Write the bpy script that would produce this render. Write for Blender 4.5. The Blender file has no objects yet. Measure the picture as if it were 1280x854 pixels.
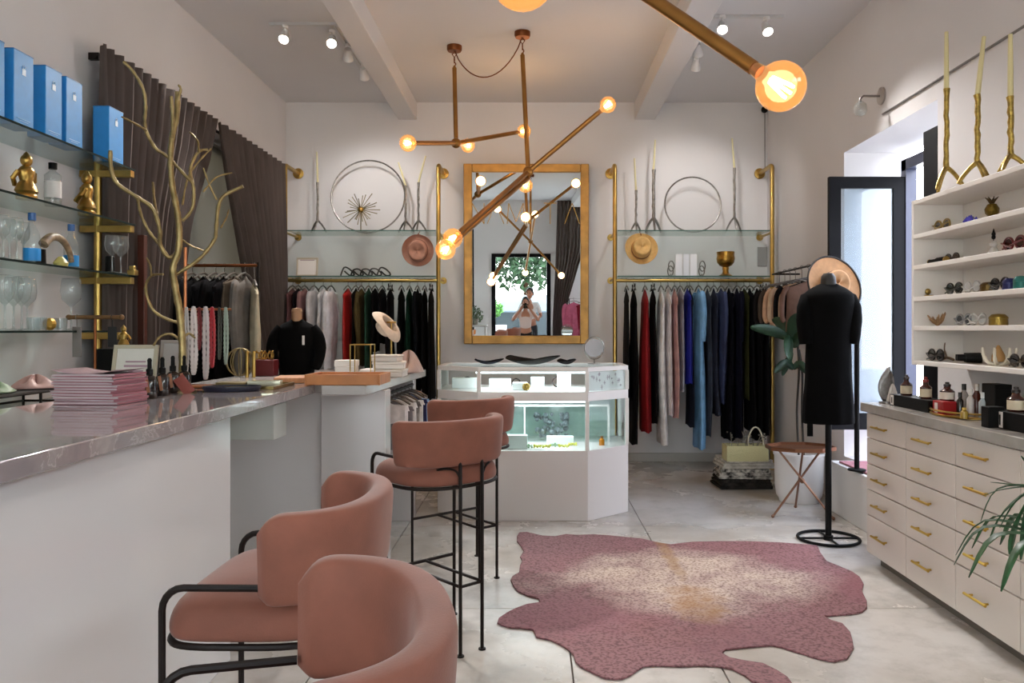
import bpy, math, random
from mathutils import Vector, Matrix
sin, cos, pi = math.sin, math.cos, math.pi
R = math.radians
random.seed(7)
S = bpy.context.scene
COL = S.collection

# ------------------------------------------------------------------ camera
CH = 1.36           # eye height
cam = bpy.data.cameras.new('camera'); camo = bpy.data.objects.new('camera', cam); COL.objects.link(camo)
camo.location = (0, 0, CH); camo.rotation_euler = (R(90), 0, 0)
cam.sensor_width = 36; cam.lens = 28.125
cam.shift_x = -28/1280; cam.shift_y = -15/1280
cam.clip_start = 0.02
S.camera = camo

# ------------------------------------------------------------------ view, world, light
S.view_settings.view_transform = 'Standard'; S.view_settings.look = 'None'
S.view_settings.gamma = 1; S.view_settings.use_curve_mapping = False
S.view_settings.exposure = 0.08
S.cycles.max_bounces = 10; S.cycles.diffuse_bounces = 5; S.cycles.glossy_bounces = 5
S.cycles.transparent_max_bounces = 24; S.cycles.transmission_bounces = 6
S.cycles.sample_clamp_indirect = 6
S.cycles.caustics_reflective = False; S.cycles.caustics_refractive = False
W_ = bpy.data.worlds.new('sky'); S.world = W_; W_.use_nodes = True
nt = W_.node_tree; nt.nodes.clear()
bg = nt.nodes.new('ShaderNodeBackground'); wo = nt.nodes.new('ShaderNodeOutputWorld')
tc = nt.nodes.new('ShaderNodeTexCoord'); sx = nt.nodes.new('ShaderNodeSeparateXYZ'); cr = nt.nodes.new('ShaderNodeValToRGB')
nt.links.new(tc.outputs['Generated'], sx.inputs[0]); nt.links.new(sx.outputs['Z'], cr.inputs[0])
cr.color_ramp.elements[0].color = (0.95, 0.95, 0.95, 1); cr.color_ramp.elements[1].color = (0.62, 0.74, 1, 1)
nt.links.new(cr.outputs[0], bg.inputs[0]); bg.inputs[1].default_value = 13.0
nt.links.new(bg.outputs[0], wo.inputs[0])

def light(name, kind, loc, energy, color=(1, 1, 1), **kw):
    l = bpy.data.lights.new(name, kind); l.energy = energy; l.color = color
    o = bpy.data.objects.new(name, l); COL.objects.link(o); o.location = loc
    for k, v in kw.items():
        if k == 'rot': o.rotation_euler = v
        elif k == 'portal': l.cycles.is_portal = True
        else: setattr(l, k, v)
    return o
def portal(loc, rot, sx_, sy_):
    light('daylight_portal', 'AREA', loc, 1, rot=rot, portal=True, shape='RECTANGLE', size=sx_, size_y=sy_)
portal((-0.08, -1.98, 1.25), (R(90), 0, pi), 1.3, 2.5)
portal((-1.75, -1.98, 1.6), (R(90), 0, pi), 1.2, 2.9)
portal((1.85, -1.98, 1.6), (R(90), 0, pi), 0.9, 2.9)
portal((2.86, 5.3, 1.5), (0, R(90), 0), 2.2, 1.1)
portal((2.92, .2, 2.62), (0, R(90), 0), .75, 3.0)

# ------------------------------------------------------------------ pixel helpers (measuring the photograph)
def PX(px, py, Y): return Vector(((px-668)*Y/1000, Y, CH-(py-412)*Y/1000))
def FL(px, py, z=0.0):
    Y = (CH-z)*1000/(py-412); return Vector(((px-668)*Y/1000, Y, z))

# ------------------------------------------------------------------ materials
def lin(h):
    h = h.lstrip('#'); c = [int(h[i:i+2], 16)/255 for i in (0, 2, 4)]
    return tuple((x/12.92 if x <= .04045 else ((x+.055)/1.055)**2.4) for x in c)+(1,)
MC = {}
def M(hexc, rough=.6, metal=0, var=.0, scale=20, bump=0, bscale=120, sheen=0, coat=0, hex2=None, stretch=None, emit=0):
    key = (hexc, rough, metal, var, scale, bump, bscale, sheen, coat, hex2, stretch, emit)
    if key in MC: return MC[key]
    m = bpy.data.materials.new('mat_'+hexc.strip('#')); m.use_nodes = True
    n = m.node_tree; b = n.nodes['Principled BSDF']
    b.inputs['Base Color'].default_value = lin(hexc)
    b.inputs['Roughness'].default_value = rough; b.inputs['Metallic'].default_value = metal
    if rough >= .84: b.inputs['Specular IOR Level'].default_value = .12
    if sheen: b.inputs['Sheen Weight'].default_value = sheen; b.inputs['Sheen Roughness'].default_value = .4
    if coat: b.inputs['Coat Weight'].default_value = coat; b.inputs['Coat Roughness'].default_value = .08
    if emit: b.inputs['Emission Color'].default_value = lin(hexc); b.inputs['Emission Strength'].default_value = emit
    if var or bump or hex2:
        t = n.nodes.new('ShaderNodeTexCoord'); mp = n.nodes.new('ShaderNodeMapping')
        n.links.new(t.outputs['Object'], mp.inputs[0])
        if stretch: mp.inputs['Scale'].default_value = stretch
        if var or hex2:
            no = n.nodes.new('ShaderNodeTexNoise'); no.inputs['Scale'].default_value = scale; no.inputs['Detail'].default_value = 6
            n.links.new(mp.outputs[0], no.inputs['Vector'])
            rp = n.nodes.new('ShaderNodeValToRGB'); n.links.new(no.outputs['Fac'], rp.inputs[0])
            c = lin(hexc); rp.color_ramp.elements[0].position = .35; rp.color_ramp.elements[1].position = .65
            if hex2: a, d = c, lin(hex2)
            else:
                a = tuple(max(0, x*(1-var)) for x in c[:3])+(1,); d = tuple(min(1, x*(1+var)) for x in c[:3])+(1,)
            rp.color_ramp.elements[0].color = a; rp.color_ramp.elements[1].color = d
            n.links.new(rp.outputs[0], b.inputs['Base Color'])
        if bump:
            nb = n.nodes.new('ShaderNodeTexNoise'); nb.inputs['Scale'].default_value = bscale; nb.inputs['Detail'].default_value = 4
            n.links.new(mp.outputs[0], nb.inputs['Vector'])
            bp = n.nodes.new('ShaderNodeBump'); bp.inputs['Strength'].default_value = bump; bp.inputs['Distance'].default_value = .01
            n.links.new(nb.outputs['Fac'], bp.inputs['Height']); n.links.new(bp.outputs[0], b.inputs['Normal'])
    MC[key] = m; return m
def glass(name, tint, refl=1.0, haze=0, hazecol='#ffffff'):
    m = bpy.data.materials.new(name); m.use_nodes = True; n = m.node_tree; n.nodes.clear()
    o = n.nodes.new('ShaderNodeOutputMaterial'); tr = n.nodes.new('ShaderNodeBsdfTransparent'); gl = n.nodes.new('ShaderNodeBsdfGlossy')
    gl.inputs['Roughness'].default_value = .03; tr.inputs[0].default_value = lin(tint)
    lw = n.nodes.new('ShaderNodeLayerWeight'); lw.inputs[0].default_value = .5
    pw_ = n.nodes.new('ShaderNodeMath'); pw_.operation = 'POWER'; pw_.inputs[1].default_value = 4; n.links.new(lw.outputs['Facing'], pw_.inputs[0])
    mu = n.nodes.new('ShaderNodeMath'); mu.operation = 'MULTIPLY_ADD'; mu.inputs[1].default_value = .5*refl; mu.inputs[2].default_value = .035*refl; n.links.new(pw_.outputs[0], mu.inputs[0])
    mx = n.nodes.new('ShaderNodeMixShader'); n.links.new(mu.outputs[0], mx.inputs[0]); n.links.new(tr.outputs[0], mx.inputs[1]); n.links.new(gl.outputs[0], mx.inputs[2])
    out = mx
    if haze:
        df = n.nodes.new('ShaderNodeBsdfDiffuse'); df.inputs[0].default_value = lin(hazecol)
        m2 = n.nodes.new('ShaderNodeMixShader'); m2.inputs[0].default_value = haze
        n.links.new(mx.outputs[0], m2.inputs[1]); n.links.new(df.outputs[0], m2.inputs[2]); out = m2
    n.links.new(out.outputs[0], o.inputs[0]); return m
GL = glass('clear_glass', '#f4faf8'); GLS = glass('shelf_glass', '#eaf3f0', 1.0); GLF = glass('frosted_glass', '#dfe8ee', 1, .18, '#dfe9f0')
GLW = glass('drinking_glass', '#eef2f2', 1.6, .05)
AMB = glass('amber_bulb_glass', '#ffe2b4', 1.3, .04, '#ffc070')
_n = AMB.node_tree; _e = _n.nodes.new('ShaderNodeEmission'); _e.inputs[0].default_value = (1, .60, .27, 1); _e.inputs[1].default_value = 1.0
_a = _n.nodes.new('ShaderNodeAddShader'); _o = [q for q in _n.nodes if q.type == 'OUTPUT_MATERIAL'][0]; _l = _o.inputs[0].links[0].from_socket
_n.links.new(_l, _a.inputs[0]); _n.links.new(_e.outputs[0], _a.inputs[1]); _n.links.new(_a.outputs[0], _o.inputs[0]); _e.inputs[1].default_value = .12
GEDGE = M('#12201c', .9)
def bulb_glow(s):
    m = bpy.data.materials.new('glowing_filament'); m.use_nodes = True; n = m.node_tree; n.nodes.clear()
    e = n.nodes.new('ShaderNodeEmission'); e.inputs[0].default_value = (1, .62, .26, 1); e.inputs[1].default_value = s
    o = n.nodes.new('ShaderNodeOutputMaterial'); n.links.new(e.outputs[0], o.inputs[0]); return m
FILA = bulb_glow(45)
WALL = M('#dfdcdc', .75, var=.02, scale=1.5, bump=.05, bscale=60)
CEIL = M('#dad8d9', .8, var=.02, scale=1)
WHITE = M('#e9e6e3', .45)
WGLOSS = M('#d8d5d5', .13, coat=.6)
DRAWER = M('#dbd3ca', .35)
BRASS = M('#a5763f', .32, 1, var=.12, scale=6)
GOLD = M('#b08d4c', .3, 1, var=.2, scale=14, bump=.15, bscale=60)
GOLDB = M('#b89a58', .32, 1, var=.12, scale=10)
BRONZE = M('#7d4a2c', .4, 1)
SILVER = M('#8d8984', .35, 1, var=.25, scale=40)
BLACK = M('#060606', .6); BLKM = M('#1c1411', .5)
for _m in (BLACK, BLKM): _m.node_tree.nodes['Principled BSDF'].inputs['Specular IOR Level'].default_value = .18
CLBLK = M('#050506', .95, var=.2, scale=20)
SKIN = M('#b98168', .55)
VELVET = M('#7f4b3a', .78, var=.14, scale=7, bump=.08, bscale=300, sheen=.22)

# ------------------------------------------------------------------ mesh builder
class MB:
    def __init__(s): s.v = []; s.f = []
    def add(s, vs, fs):
        n = len(s.v); s.v += [tuple(v) for v in vs]; s.f += [tuple(i+n for i in f) for f in fs]; return s
    def box(s, x0, x1, y0, y1, z0, z1, rot=None, c=None):
        vs = [Vector((x, y, z)) for x in (x0, x1) for y in (y0, y1) for z in (z0, z1)]
        if rot is not None:
            cc = Vector(c) if c is not None else Vector(((x0+x1)/2, (y0+y1)/2, (z0+z1)/2)); vs = [rot @ (v-cc)+cc for v in vs]
        return s.add(vs, [(0, 1, 3, 2), (4, 6, 7, 5), (0, 4, 5, 1), (2, 3, 7, 6), (0, 2, 6, 4), (1, 5, 7, 3)])
    def tube(s, pts, r, n=10, caps=True, closed=False):
        pts = [Vector(p) for p in pts]; k = len(pts); rr = r if isinstance(r, (list, tuple)) else [r]*k
        vs = []; fs = []; up = None
        for i, p in enumerate(pts):
            a = pts[(i-1) % k] if (closed or i > 0) else p; b = pts[(i+1) % k] if (closed or i < k-1) else p
            t = (b-a).normalized()
            if up is None: up = Vector((0, 0, 1)) if abs(t.z) < .9 else Vector((1, 0, 0))
            x = t.cross(up)
            if x.length < 1e-4: x = t.cross(Vector((1, .3, 0)))
            x.normalize(); y = x.cross(t).normalized(); up = y
            for j in range(n):
                q = 2*pi*j/n; vs.append(p+(x*cos(q)+y*sin(q))*rr[i])
        m = k if closed else k-1
        for i in range(m):
            for j in range(n):
                a = i*n+j; b = i*n+(j+1) % n; c = ((i+1) % k)*n+(j+1) % n; d = ((i+1) % k)*n+j
                fs.append((a, b, c, d))
        if caps and not closed:
            fs.append(tuple(range(n-1, -1, -1))); fs.append(tuple((k-1)*n+j for j in range(n)))
        return s.add(vs, fs)
    def lathe(s, prof, n=20, c=(0, 0, 0), sxy=(1, 1), axis=None):
        vs = []; fs = []; c = Vector(c)
        for r, z in prof:
            for j in range(n):
                q = 2*pi*j/n; v = Vector((r*cos(q)*sxy[0], r*sin(q)*sxy[1], z))
                if axis is not None: v = axis @ v
                vs.append(v+c)
        for i in range(len(prof)-1):
            for j in range(n): fs.append((i*n+j, i*n+(j+1) % n, (i+1)*n+(j+1) % n, (i+1)*n+j))
        if prof[0][0] > 1e-6: fs.append(tuple(range(n-1, -1, -1)))
        if prof[-1][0] > 1e-6: fs.append(tuple((len(prof)-1)*n+j for j in range(n)))
        return s.add(vs, fs)
    def ball(s, c, r, n=16, m=10, sc=(1, 1, 1)):
        prof = [(max(1e-5, r*sin(pi*i/m)), -r*cos(pi*i/m)*sc[2]) for i in range(m+1)]
        prof[0] = (0, prof[0][1]); prof[-1] = (0, prof[-1][1])
        return s.lathe(prof, n, c, (sc[0], sc[1]))
    def prism(s, poly, z0, z1):
        n = len(poly); vs = [(x, y, z0) for x, y in poly]+[(x, y, z1) for x, y in poly]
        return s.add(vs, [tuple(range(n-1, -1, -1)), tuple(range(n, 2*n))]+[(i, (i+1) % n, n+(i+1) % n, n+i) for i in range(n)])
    def grid(s, fn, nu, nv, closed_u=False):
        vs = [fn(i/(nu if closed_u else nu-1), j/(nv-1)) for j in range(nv) for i in range(nu)]
        fs = []
        for j in range(nv-1):
            for i in range(nu if closed_u else nu-1): fs.append((j*nu+i, j*nu+(i+1) % nu, (j+1)*nu+(i+1) % nu, (j+1)*nu+i))
        return s.add(vs, fs)
    def obj(s, name, mat, parent=None, smooth=True, bevel=0, solid=0, loc=None, sub=0):
        me = bpy.data.meshes.new(name); me.from_pydata(s.v, [], s.f); me.materials.append(mat)
        if smooth:
            me.polygons.foreach_set('use_smooth', [True]*len(me.polygons))
        me.update()
        o = bpy.data.objects.new(name, me); COL.objects.link(o)
        if smooth and not sub:
            try: me.set_sharp_from_angle(angle=R(42))
            except Exception: pass
        if solid:
            md = o.modifiers.new('thick', 'SOLIDIFY'); md.thickness = solid; md.offset = 0
        if bevel:
            md = o.modifiers.new('bevel', 'BEVEL'); md.width = bevel; md.segments = 2; md.limit_method = 'ANGLE'
        if sub:
            md = o.modifiers.new('sub', 'SUBSURF'); md.levels = sub; md.render_levels = sub
        if parent is not None: o.parent = parent
        if loc is not None: o.location = loc
        return o
def tag(o, label=None, cat=None, group=None, kind=None):
    if label: o['label'] = label
    if cat: o['category'] = cat
    if group: o['group'] = group
    if kind: o['kind'] = kind
    return o
def thing(name, label, cat, loc=(0, 0, 0), rz=0, group=None, rx=0, ry=0, sc=1):
    o = bpy.data.objects.new(name, None); COL.objects.link(o); o.empty_display_size = .05
    o.location = loc; o.rotation_euler = (rx, ry, rz); o.scale = (sc, sc, sc); return tag(o, label, cat, group)
def solo(name, mb, mat, label, cat, loc=(0, 0, 0), rz=0, group=None, rx=0, ry=0, sc=1, **kw):
    o = mb.obj(name, mat, None, **kw); o.location = loc; o.rotation_euler = (rx, ry, rz); o.scale = (sc, sc, sc); return tag(o, label, cat, group)
def copy_thing(t, loc, rz=None, label=None, group=None, sc=None):
    def cp(o, par):
        c = o.copy(); COL.objects.link(c); c.parent = par
        for ch in list(o.children): cp(ch, c)
        return c
    c = cp(t, None); c.location = loc
    if rz is not None: c.rotation_euler = (c.rotation_euler[0], c.rotation_euler[1], rz)
    if sc is not None: c.scale = (sc, sc, sc)
    if label: c['label'] = label
    if group: c['group'] = group
    return c
def struct(name, mb, mat, parent=None, **kw):
    o = mb.obj(name, mat, parent, **kw)
    if parent is None: o['kind'] = 'structure'
    return o
def part_label(o, l): o['label'] = l; return o
def smoothpath(pts, k=4):
    pts = [Vector(p) for p in pts]; out = []
    for i in range(len(pts)-1):
        p0 = pts[max(i-1, 0)]; p1 = pts[i]; p2 = pts[i+1]; p3 = pts[min(i+2, len(pts)-1)]
        for j in range(k):
            t = j/k; out.append(.5*((2*p1)+(p2-p0)*t+(2*p0-5*p1+4*p2-p3)*t*t+(3*p1-p0-3*p2+p3)*t**3))
    out.append(pts[-1]); return out
# ================================================================== SETTING
XL, XR, YB, YR, ZC = -2.56, 2.40, 8.24, -1.9, 3.70
# floor with large slabs
FLM = M('#cfcac4', .28, hex2='#a39b90', scale=1.3, bump=.06, bscale=8)
def floor_mat():
    m = bpy.data.materials.new('whitewashed_floor'); m.use_nodes = True; n = m.node_tree; b = n.nodes['Principled BSDF']
    g = n.nodes.new('ShaderNodeNewGeometry')
    def noise(sc, det, rough=.55):
        x = n.nodes.new('ShaderNodeTexNoise'); x.inputs['Scale'].default_value = sc; x.inputs['Detail'].default_value = det; x.inputs['Roughness'].default_value = rough
        n.links.new(g.outputs['Position'], x.inputs['Vector']); return x
    a = noise(.9, 8, .6); c = noise(5.5, 9, .7)
    r1 = n.nodes.new('ShaderNodeValToRGB'); n.links.new(a.outputs['Fac'], r1.inputs[0])
    e = r1.color_ramp.elements; e[0].position = .36; e[0].color = lin('#aea69c'); e[1].position = .6; e[1].color = lin('#d3cfca')
    r2 = n.nodes.new('ShaderNodeValToRGB'); n.links.new(c.outputs['Fac'], r2.inputs[0])
    e = r2.color_ramp.elements; e[0].position = .25; e[0].color = lin('#7d756c'); e[1].position = .52; e[1].color = (1, 1, 1, 1)
    mx = n.nodes.new('ShaderNodeMixRGB'); mx.blend_type = 'MULTIPLY'; mx.inputs[0].default_value = .32
    n.links.new(r1.outputs[0], mx.inputs[1]); n.links.new(r2.outputs[0], mx.inputs[2]); n.links.new(mx.outputs[0], b.inputs['Base Color'])
    r3 = n.nodes.new('ShaderNodeMapRange'); r3.inputs['To Min'].default_value = .38; r3.inputs['To Max'].default_value = .16
    n.links.new(a.outputs['Fac'], r3.inputs[0]); n.links.new(r3.outputs[0], b.inputs['Roughness'])
    return m
FLOORM = floor_mat()
fl = struct('floor', MB().box(XL-.2, XR+.5, YR-.2, YB+.2, -.2, -.012), M('#6f685f', .8))
xs = [XL, -.88, .753, XR]; ys = [YR, -1.0, .63, 2.27, 3.9, 5.53, 7.16, YB]
for i in range(len(xs)-1):
    for j in range(len(ys)-1):
        sp = [xs[i], xs[i+1]]
        if i == 1 and j in (2, 3): sp = [xs[i], .151, xs[i+1]]
        for k in range(len(sp)-1):
            g = .003
            MB().box(sp[k]+g, sp[k+1]-g, ys[j]+g, ys[j+1]-g, -.02, 0).obj('slab', FLOORM, fl, bevel=.002)
struct('ceiling', MB().box(XL-.2, XR+.6, YR-.2, YB+.2, ZC, ZC+.15), CEIL)
struct('wall_back', MB().box(XL-.2, XR+.6, YB, YB+.2, 0, ZC), WALL)
# left wall with recessed window
lw = MB(); wy0, wy1, wz0, wz1 = 4.9, 7.4, .9, 2.85
lw.box(XL-.25, XL, YR, wy0, 0, ZC).box(XL-.25, XL, wy1, YB, 0, ZC).box(XL-.25, XL, wy0, wy1, 0, wz0).box(XL-.25, XL, wy0, wy1, wz1, ZC)
struct('wall_left', lw, WALL)
wn = tag(thing('window_1', None, None, (0, 0, 0)), kind='structure')
def blind_mat():
    m = bpy.data.materials.new('grey_blind'); m.use_nodes = True; n = m.node_tree; n.nodes.clear()
    d = n.nodes.new('ShaderNodeBsdfDiffuse'); d.inputs[0].default_value = lin('#8b9496'); t = n.nodes.new('ShaderNodeBsdfTranslucent'); t.inputs[0].default_value = lin('#8b8278')
    x = n.nodes.new('ShaderNodeMixShader'); x.inputs[0].default_value = .38; o = n.nodes.new('ShaderNodeOutputMaterial')
    n.links.new(d.outputs[0], x.inputs[1]); n.links.new(t.outputs[0], x.inputs[2]); n.links.new(x.outputs[0], o.inputs[0]); return m
MB().box(XL-.05, XL-.048, wy0, wy1, wz0, wz1).obj('blind', blind_mat(), wn, smooth=False)
MB().box(XL-.14, XL-.12, wy0, wy1, wz0, wz1).obj('pane', GL, wn, smooth=False)
wf = MB()
for y in (wy0, wy1-.06, 6.1): wf.box(XL-.16, XL-.08, y, y+.06, wz0, wz1)
wf.box(XL-.159, XL-.081, wy0, wy1, wz0, wz0+.06).box(XL-.159, XL-.081, wy0, wy1, wz1-.06, wz1)
wf.obj('window_frame', M('#8d9496', .5), wn)
# right wall with deep window recess
dy0, dy1, dz0, dz1 = 4.76, 6.2, .38, 2.73
rw = MB()
rw.box(XR, XR+.5, YR, -1.3, 0, ZC).box(XR, XR+.5, 1.7, dy0, 0, ZC).box(XR, XR+.5, -1.3, 1.7, 0, 2.25).box(XR, XR+.5, -1.3, 1.7, 3.0, ZC).box(XR, XR+.5, dy1, YB, 0, ZC).box(XR, XR+.5, dy0, dy1, dz1, ZC).box(XR, XR+.5, dy0, dy1, 0, dz0)
struct('wall_right', rw, WALL)
w4 = tag(thing('added_window_4', None, None), kind='structure')  # high window added out of view to brighten the left wall
m = MB()
for y in (-1.3, -.33, .64, 1.63): m.box(XR+.35, XR+.42, y, y+.07, 2.25, 3.0)
m.box(XR+.355, XR+.415, -1.3, 1.7, 2.25, 2.32).box(XR+.355, XR+.415, -1.3, 1.7, 2.93, 3.0).obj('window_frame', M('#0c0d12', .6), w4)
MB().box(XR+.38, XR+.388, -1.25, 1.65, 2.3, 2.95).obj('pane', GL, w4, smooth=False)
d1 = tag(thing('door_1', None, None), kind='structure')
NAVY = M('#0c0d12', .6); NAVY.node_tree.nodes['Principled BSDF'].inputs['Specular IOR Level'].default_value = .15; NAVL = M('#343a55', .35)
fm = MB().box(XR+.34, XR+.42, dy1-.3, dy1-.22, dz0, 2.62).box(XR+.34, XR+.42, dy0, dy0+.08, dz0, 2.62).box(XR+.34, XR+.42, dy0, dy1-.22, 2.54, 2.62)
fm.obj('door_frame', NAVL, d1)
lf = MB(); X0, X1, Z0, Z1, Yl = 2.18, 2.74, .62, 2.49, 5.93
lf.box(X0, X0+.085, Yl-.02, Yl+.02, Z0, Z1).box(X1-.085, X1, Yl-.02, Yl+.02, Z0, Z1).box(X0+.085, X1-.085, Yl-.02, Yl+.02, Z1-.085, Z1).box(X0+.085, X1-.085, Yl-.02, Yl+.02, Z0, Z0+.12)
lfo = lf.obj('door_leaf', NAVY, d1); MB().box(X0+.08, X1-.08, Yl-.004, Yl+.004, Z0+.1, Z1-.08).obj('pane', GLF, lfo)
MB().box(XR+.005, XR+.05, dy0+.02, dy0+.19, dz0+.28, 2.58).obj('door_leaf', NAVY, d1, bevel=.004)
# raised step in the recess, with mat
struct('trim_1', MB().box(2.22, XR+.5, 4.77, 6.02, 0, .375), M('#dedbd8', .5), bevel=.006)
solo('step_mat', MB().box(-.17, .3, -.52, .46, 0, .014), M('#a8767c', .9, var=.15, scale=40), 'dusty rose flat mat covering the raised white step below the open window', 'mat', (2.42, 5.45, .376), bevel=.004)
# rear wall (seen in the mirror) with shop door and two added daylight windows, unseen
rr = MB()
for a, b, z0, z1 in ((XL, -2.35, 0, ZC), (-1.15, -.75, 0, ZC), (.59, 1.4, 0, ZC), (2.3, XR, 0, ZC), (-.75, .59, 2.5, ZC), (-2.35, -1.15, 0, .15), (-2.35, -1.15, 3.05, ZC), (1.4, 2.3, 0, .15), (1.4, 2.3, 3.05, ZC)):
    rr.box(a, b, YR-.15, YR, z0, z1)
struct('wall_rear', rr, WALL)
d2 = tag(thing('door_2', None, None), kind='structure')
MB().box(-.75, -.66, YR-.12, YR+.03, 0, 2.5).box(.50, .59, YR-.12, YR+.03, 0, 2.5).box(-.66, .50, YR-.12, YR+.03, 2.42, 2.5).obj('door_frame', NAVY, d2)
for nm, a, b in (('added_window_2', -2.35, -1.15), ('added_window_3', 1.4, 2.3)):
    w = tag(thing(nm, None, None), kind='structure')
    MB().box(a, a+.06, YR-.12, YR-.02, .15, 3.05).box(b-.06, b, YR-.12, YR-.02, .15, 3.05).box(a+.06, b-.06, YR-.12, YR-.02, 2.99, 3.05).box(a+.06, b-.06, YR-.12, YR-.02, .15, .21).obj('window_frame', NAVY, w)
    MB().box(a+.05, b-.05, YR-.074, YR-.066, .2, 3.0).obj('pane', GL, w)
# beams, baseboards, wall line
struct('trim_2', MB().box(-1.40, -1.21, YR, YB, 3.52, ZC), CEIL, bevel=.006)
struct('trim_3', MB().box(1.03, 1.24, YR, YB, 3.52, ZC), CEIL, bevel=.006)
struct('baseboard_back', MB().box(XL, XR, YB-.015, YB, 0, .09), M('#b9b4ae', .5), bevel=.003)
struct('baseboard_right', MB().box(XR-.015, XR, 6.25, YB-.015, 0, .09), M('#d8d4cf', .5), bevel=.003)
struct('baseboard_left', MB().box(XL, XL+.015, YR, YB-.015, 0, .09), M('#d8d4cf', .5), bevel=.003)
# outside the shop door
GR = M('#bdb8ae', .9, var=.1, scale=3)
struct('ground', MB().box(-14, 14, -16, YR-.2, -.25, -.02), GR)
struct('ground', MB().box(XR+.6, 12, -4, 14, -.25, -.02), GR)
struct('added_sky_blocker', MB().box(XR+2.6, XR+2.8, 2.0, 9.0, -.02, 3.2), M('#d3d3d3', .8))  # wall added outside to block part of the sky from the recess
LEAFG = M('#4f8a2e', .6, var=.3, scale=8); LEAFD = M('#2f4a2c', .6, var=.35, scale=5)
def leafball(c, r, n, mat, name, label, cat, seed, group=None, lr=.07, sc=(1, 1, 1), trunk=None):
    rd = random.Random(seed); m = MB()
    for i in range(n):
        d = Vector((rd.gauss(0, 1), rd.gauss(0, 1), rd.gauss(0, 1))).normalized()*r*(rd.random()**.4)
        d = Vector((d.x*sc[0], d.y*sc[1], d.z*sc[2]))
        a = Vector((rd.uniform(-1, 1), rd.uniform(-1, 1), rd.uniform(-1, 1))).normalized(); b = a.cross(Vector((rd.random(), rd.random(), 1))).normalized()
        L = lr*rd.uniform(.6, 1.2); m.add([d-a*L, d+b*L*.4, d+a*L, d-b*L*.4], [(0, 1, 2, 3)])
    t = thing(name, label, cat, c, group=group)
    tag(m.obj('foliage', mat, t, smooth=False), kind='stuff')
    if trunk: MB().tube([(0, 0, -trunk), (.02, 0, -trunk/2), (0, 0, 0)], [.06*r, .05*r, .03*r], 8).obj('trunk', M('#4a382a', .9), t)
    return t
pw = MB().box(-1.0, 1.0, -.2, .2, 0, .75)
for k, (x, l) in enumerate(((-.95, 'left'), (1.35, 'right'))):
    t = thing('planter', 'white rectangular street planter seen in the mirror on the %s of the doorway' % l, 'planter', (x, -4.6, -.02)); t.scale = (.5, 1, 1)
    MB().box(-1.0, 1.0, -.2, .2, 0, .75).obj('box', M('#e8e6e2', .6), t, bevel=.01)
    leafball((x, -4.6, 1.2), .45, 900, LEAFG, 'shrub', 'bright green bush growing in the %s street planter seen in the mirror' % l, 'bush', 5+k, sc=(1, .6, .7), trunk=.46)
tree_mat = LEAFD
leafball((.1, -9.5, 3.1), 1.6, 3000, LEAFD, 'tree', 'dark green tree across the street seen in the mirror through the doorway', 'tree', 9, lr=.16, trunk=3.2)
leafball((5.2, -11.5, 3.4), 1.9, 2500, LEAFD, 'tree', 'dark tree further right across the street seen through the shop front', 'tree', 10, lr=.16, trunk=3.4)
solo('street_bench', MB().box(-.6, .6, -.2, .2, .4, .46).box(-.55, -.48, -.18, .18, 0, .4).box(.48, .55, -.18, .18, 0, .4), M('#8a5a50', .6), 'low reddish bench outside the doorway seen in the mirror', 'bench', (.1, -3.6, -.02), bevel=.004)
cc = thing('parked_car', 'dark grey parked car on the street seen in the mirror behind the people', 'car', (.2, -7.4, -.02))
def carsec(x, z0, z1): return [(x, -.85, z0), (x, .85, z0), (x, .8, z1), (x, -.8, z1)]
cb = MB(); secs = [(-2.1, .35, .75), (-1.95, .3, .95), (-1.1, .3, 1.05), (1.2, .3, 1.05), (2.0, .3, .95), (2.15, .35, .7)]
vv = []; [vv.extend(carsec(*q)) for q in secs]
cb.add(vv, [(i*4+j, i*4+(j+1) % 4, (i+1)*4+(j+1) % 4, (i+1)*4+j) for i in range(5) for j in range(4)]+[(0, 1, 2, 3), (20, 23, 22, 21)])
cb.obj('body', M('#3c4446', .25, .5), cc, bevel=.03)
vv = []; [vv.extend([(x, -.75, 1.0), (x, .75, 1.0), (x2, .62, z), (x2, -.62, z)]) for x, x2, z in ((-1.2, -.6, 1.5), (1.5, .9, 1.5))]
MB().add(vv, [(0, 1, 2, 3), (4, 7, 6, 5), (0, 3, 7, 4), (1, 5, 6, 2), (3, 2, 6, 7)]).obj('cabin', M('#6f7f82', .1, .3), cc, bevel=.03)
for x in (-1.35, 1.35):
    for y in (-.8, .8): MB().lathe([(0, -.1), (.32, -.1), (.32, .1), (0, .1)], 20, (x, y, .32), axis=Matrix.Rotation(R(90), 3, 'X')).obj('wheel', BLACK, cc)

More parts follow.
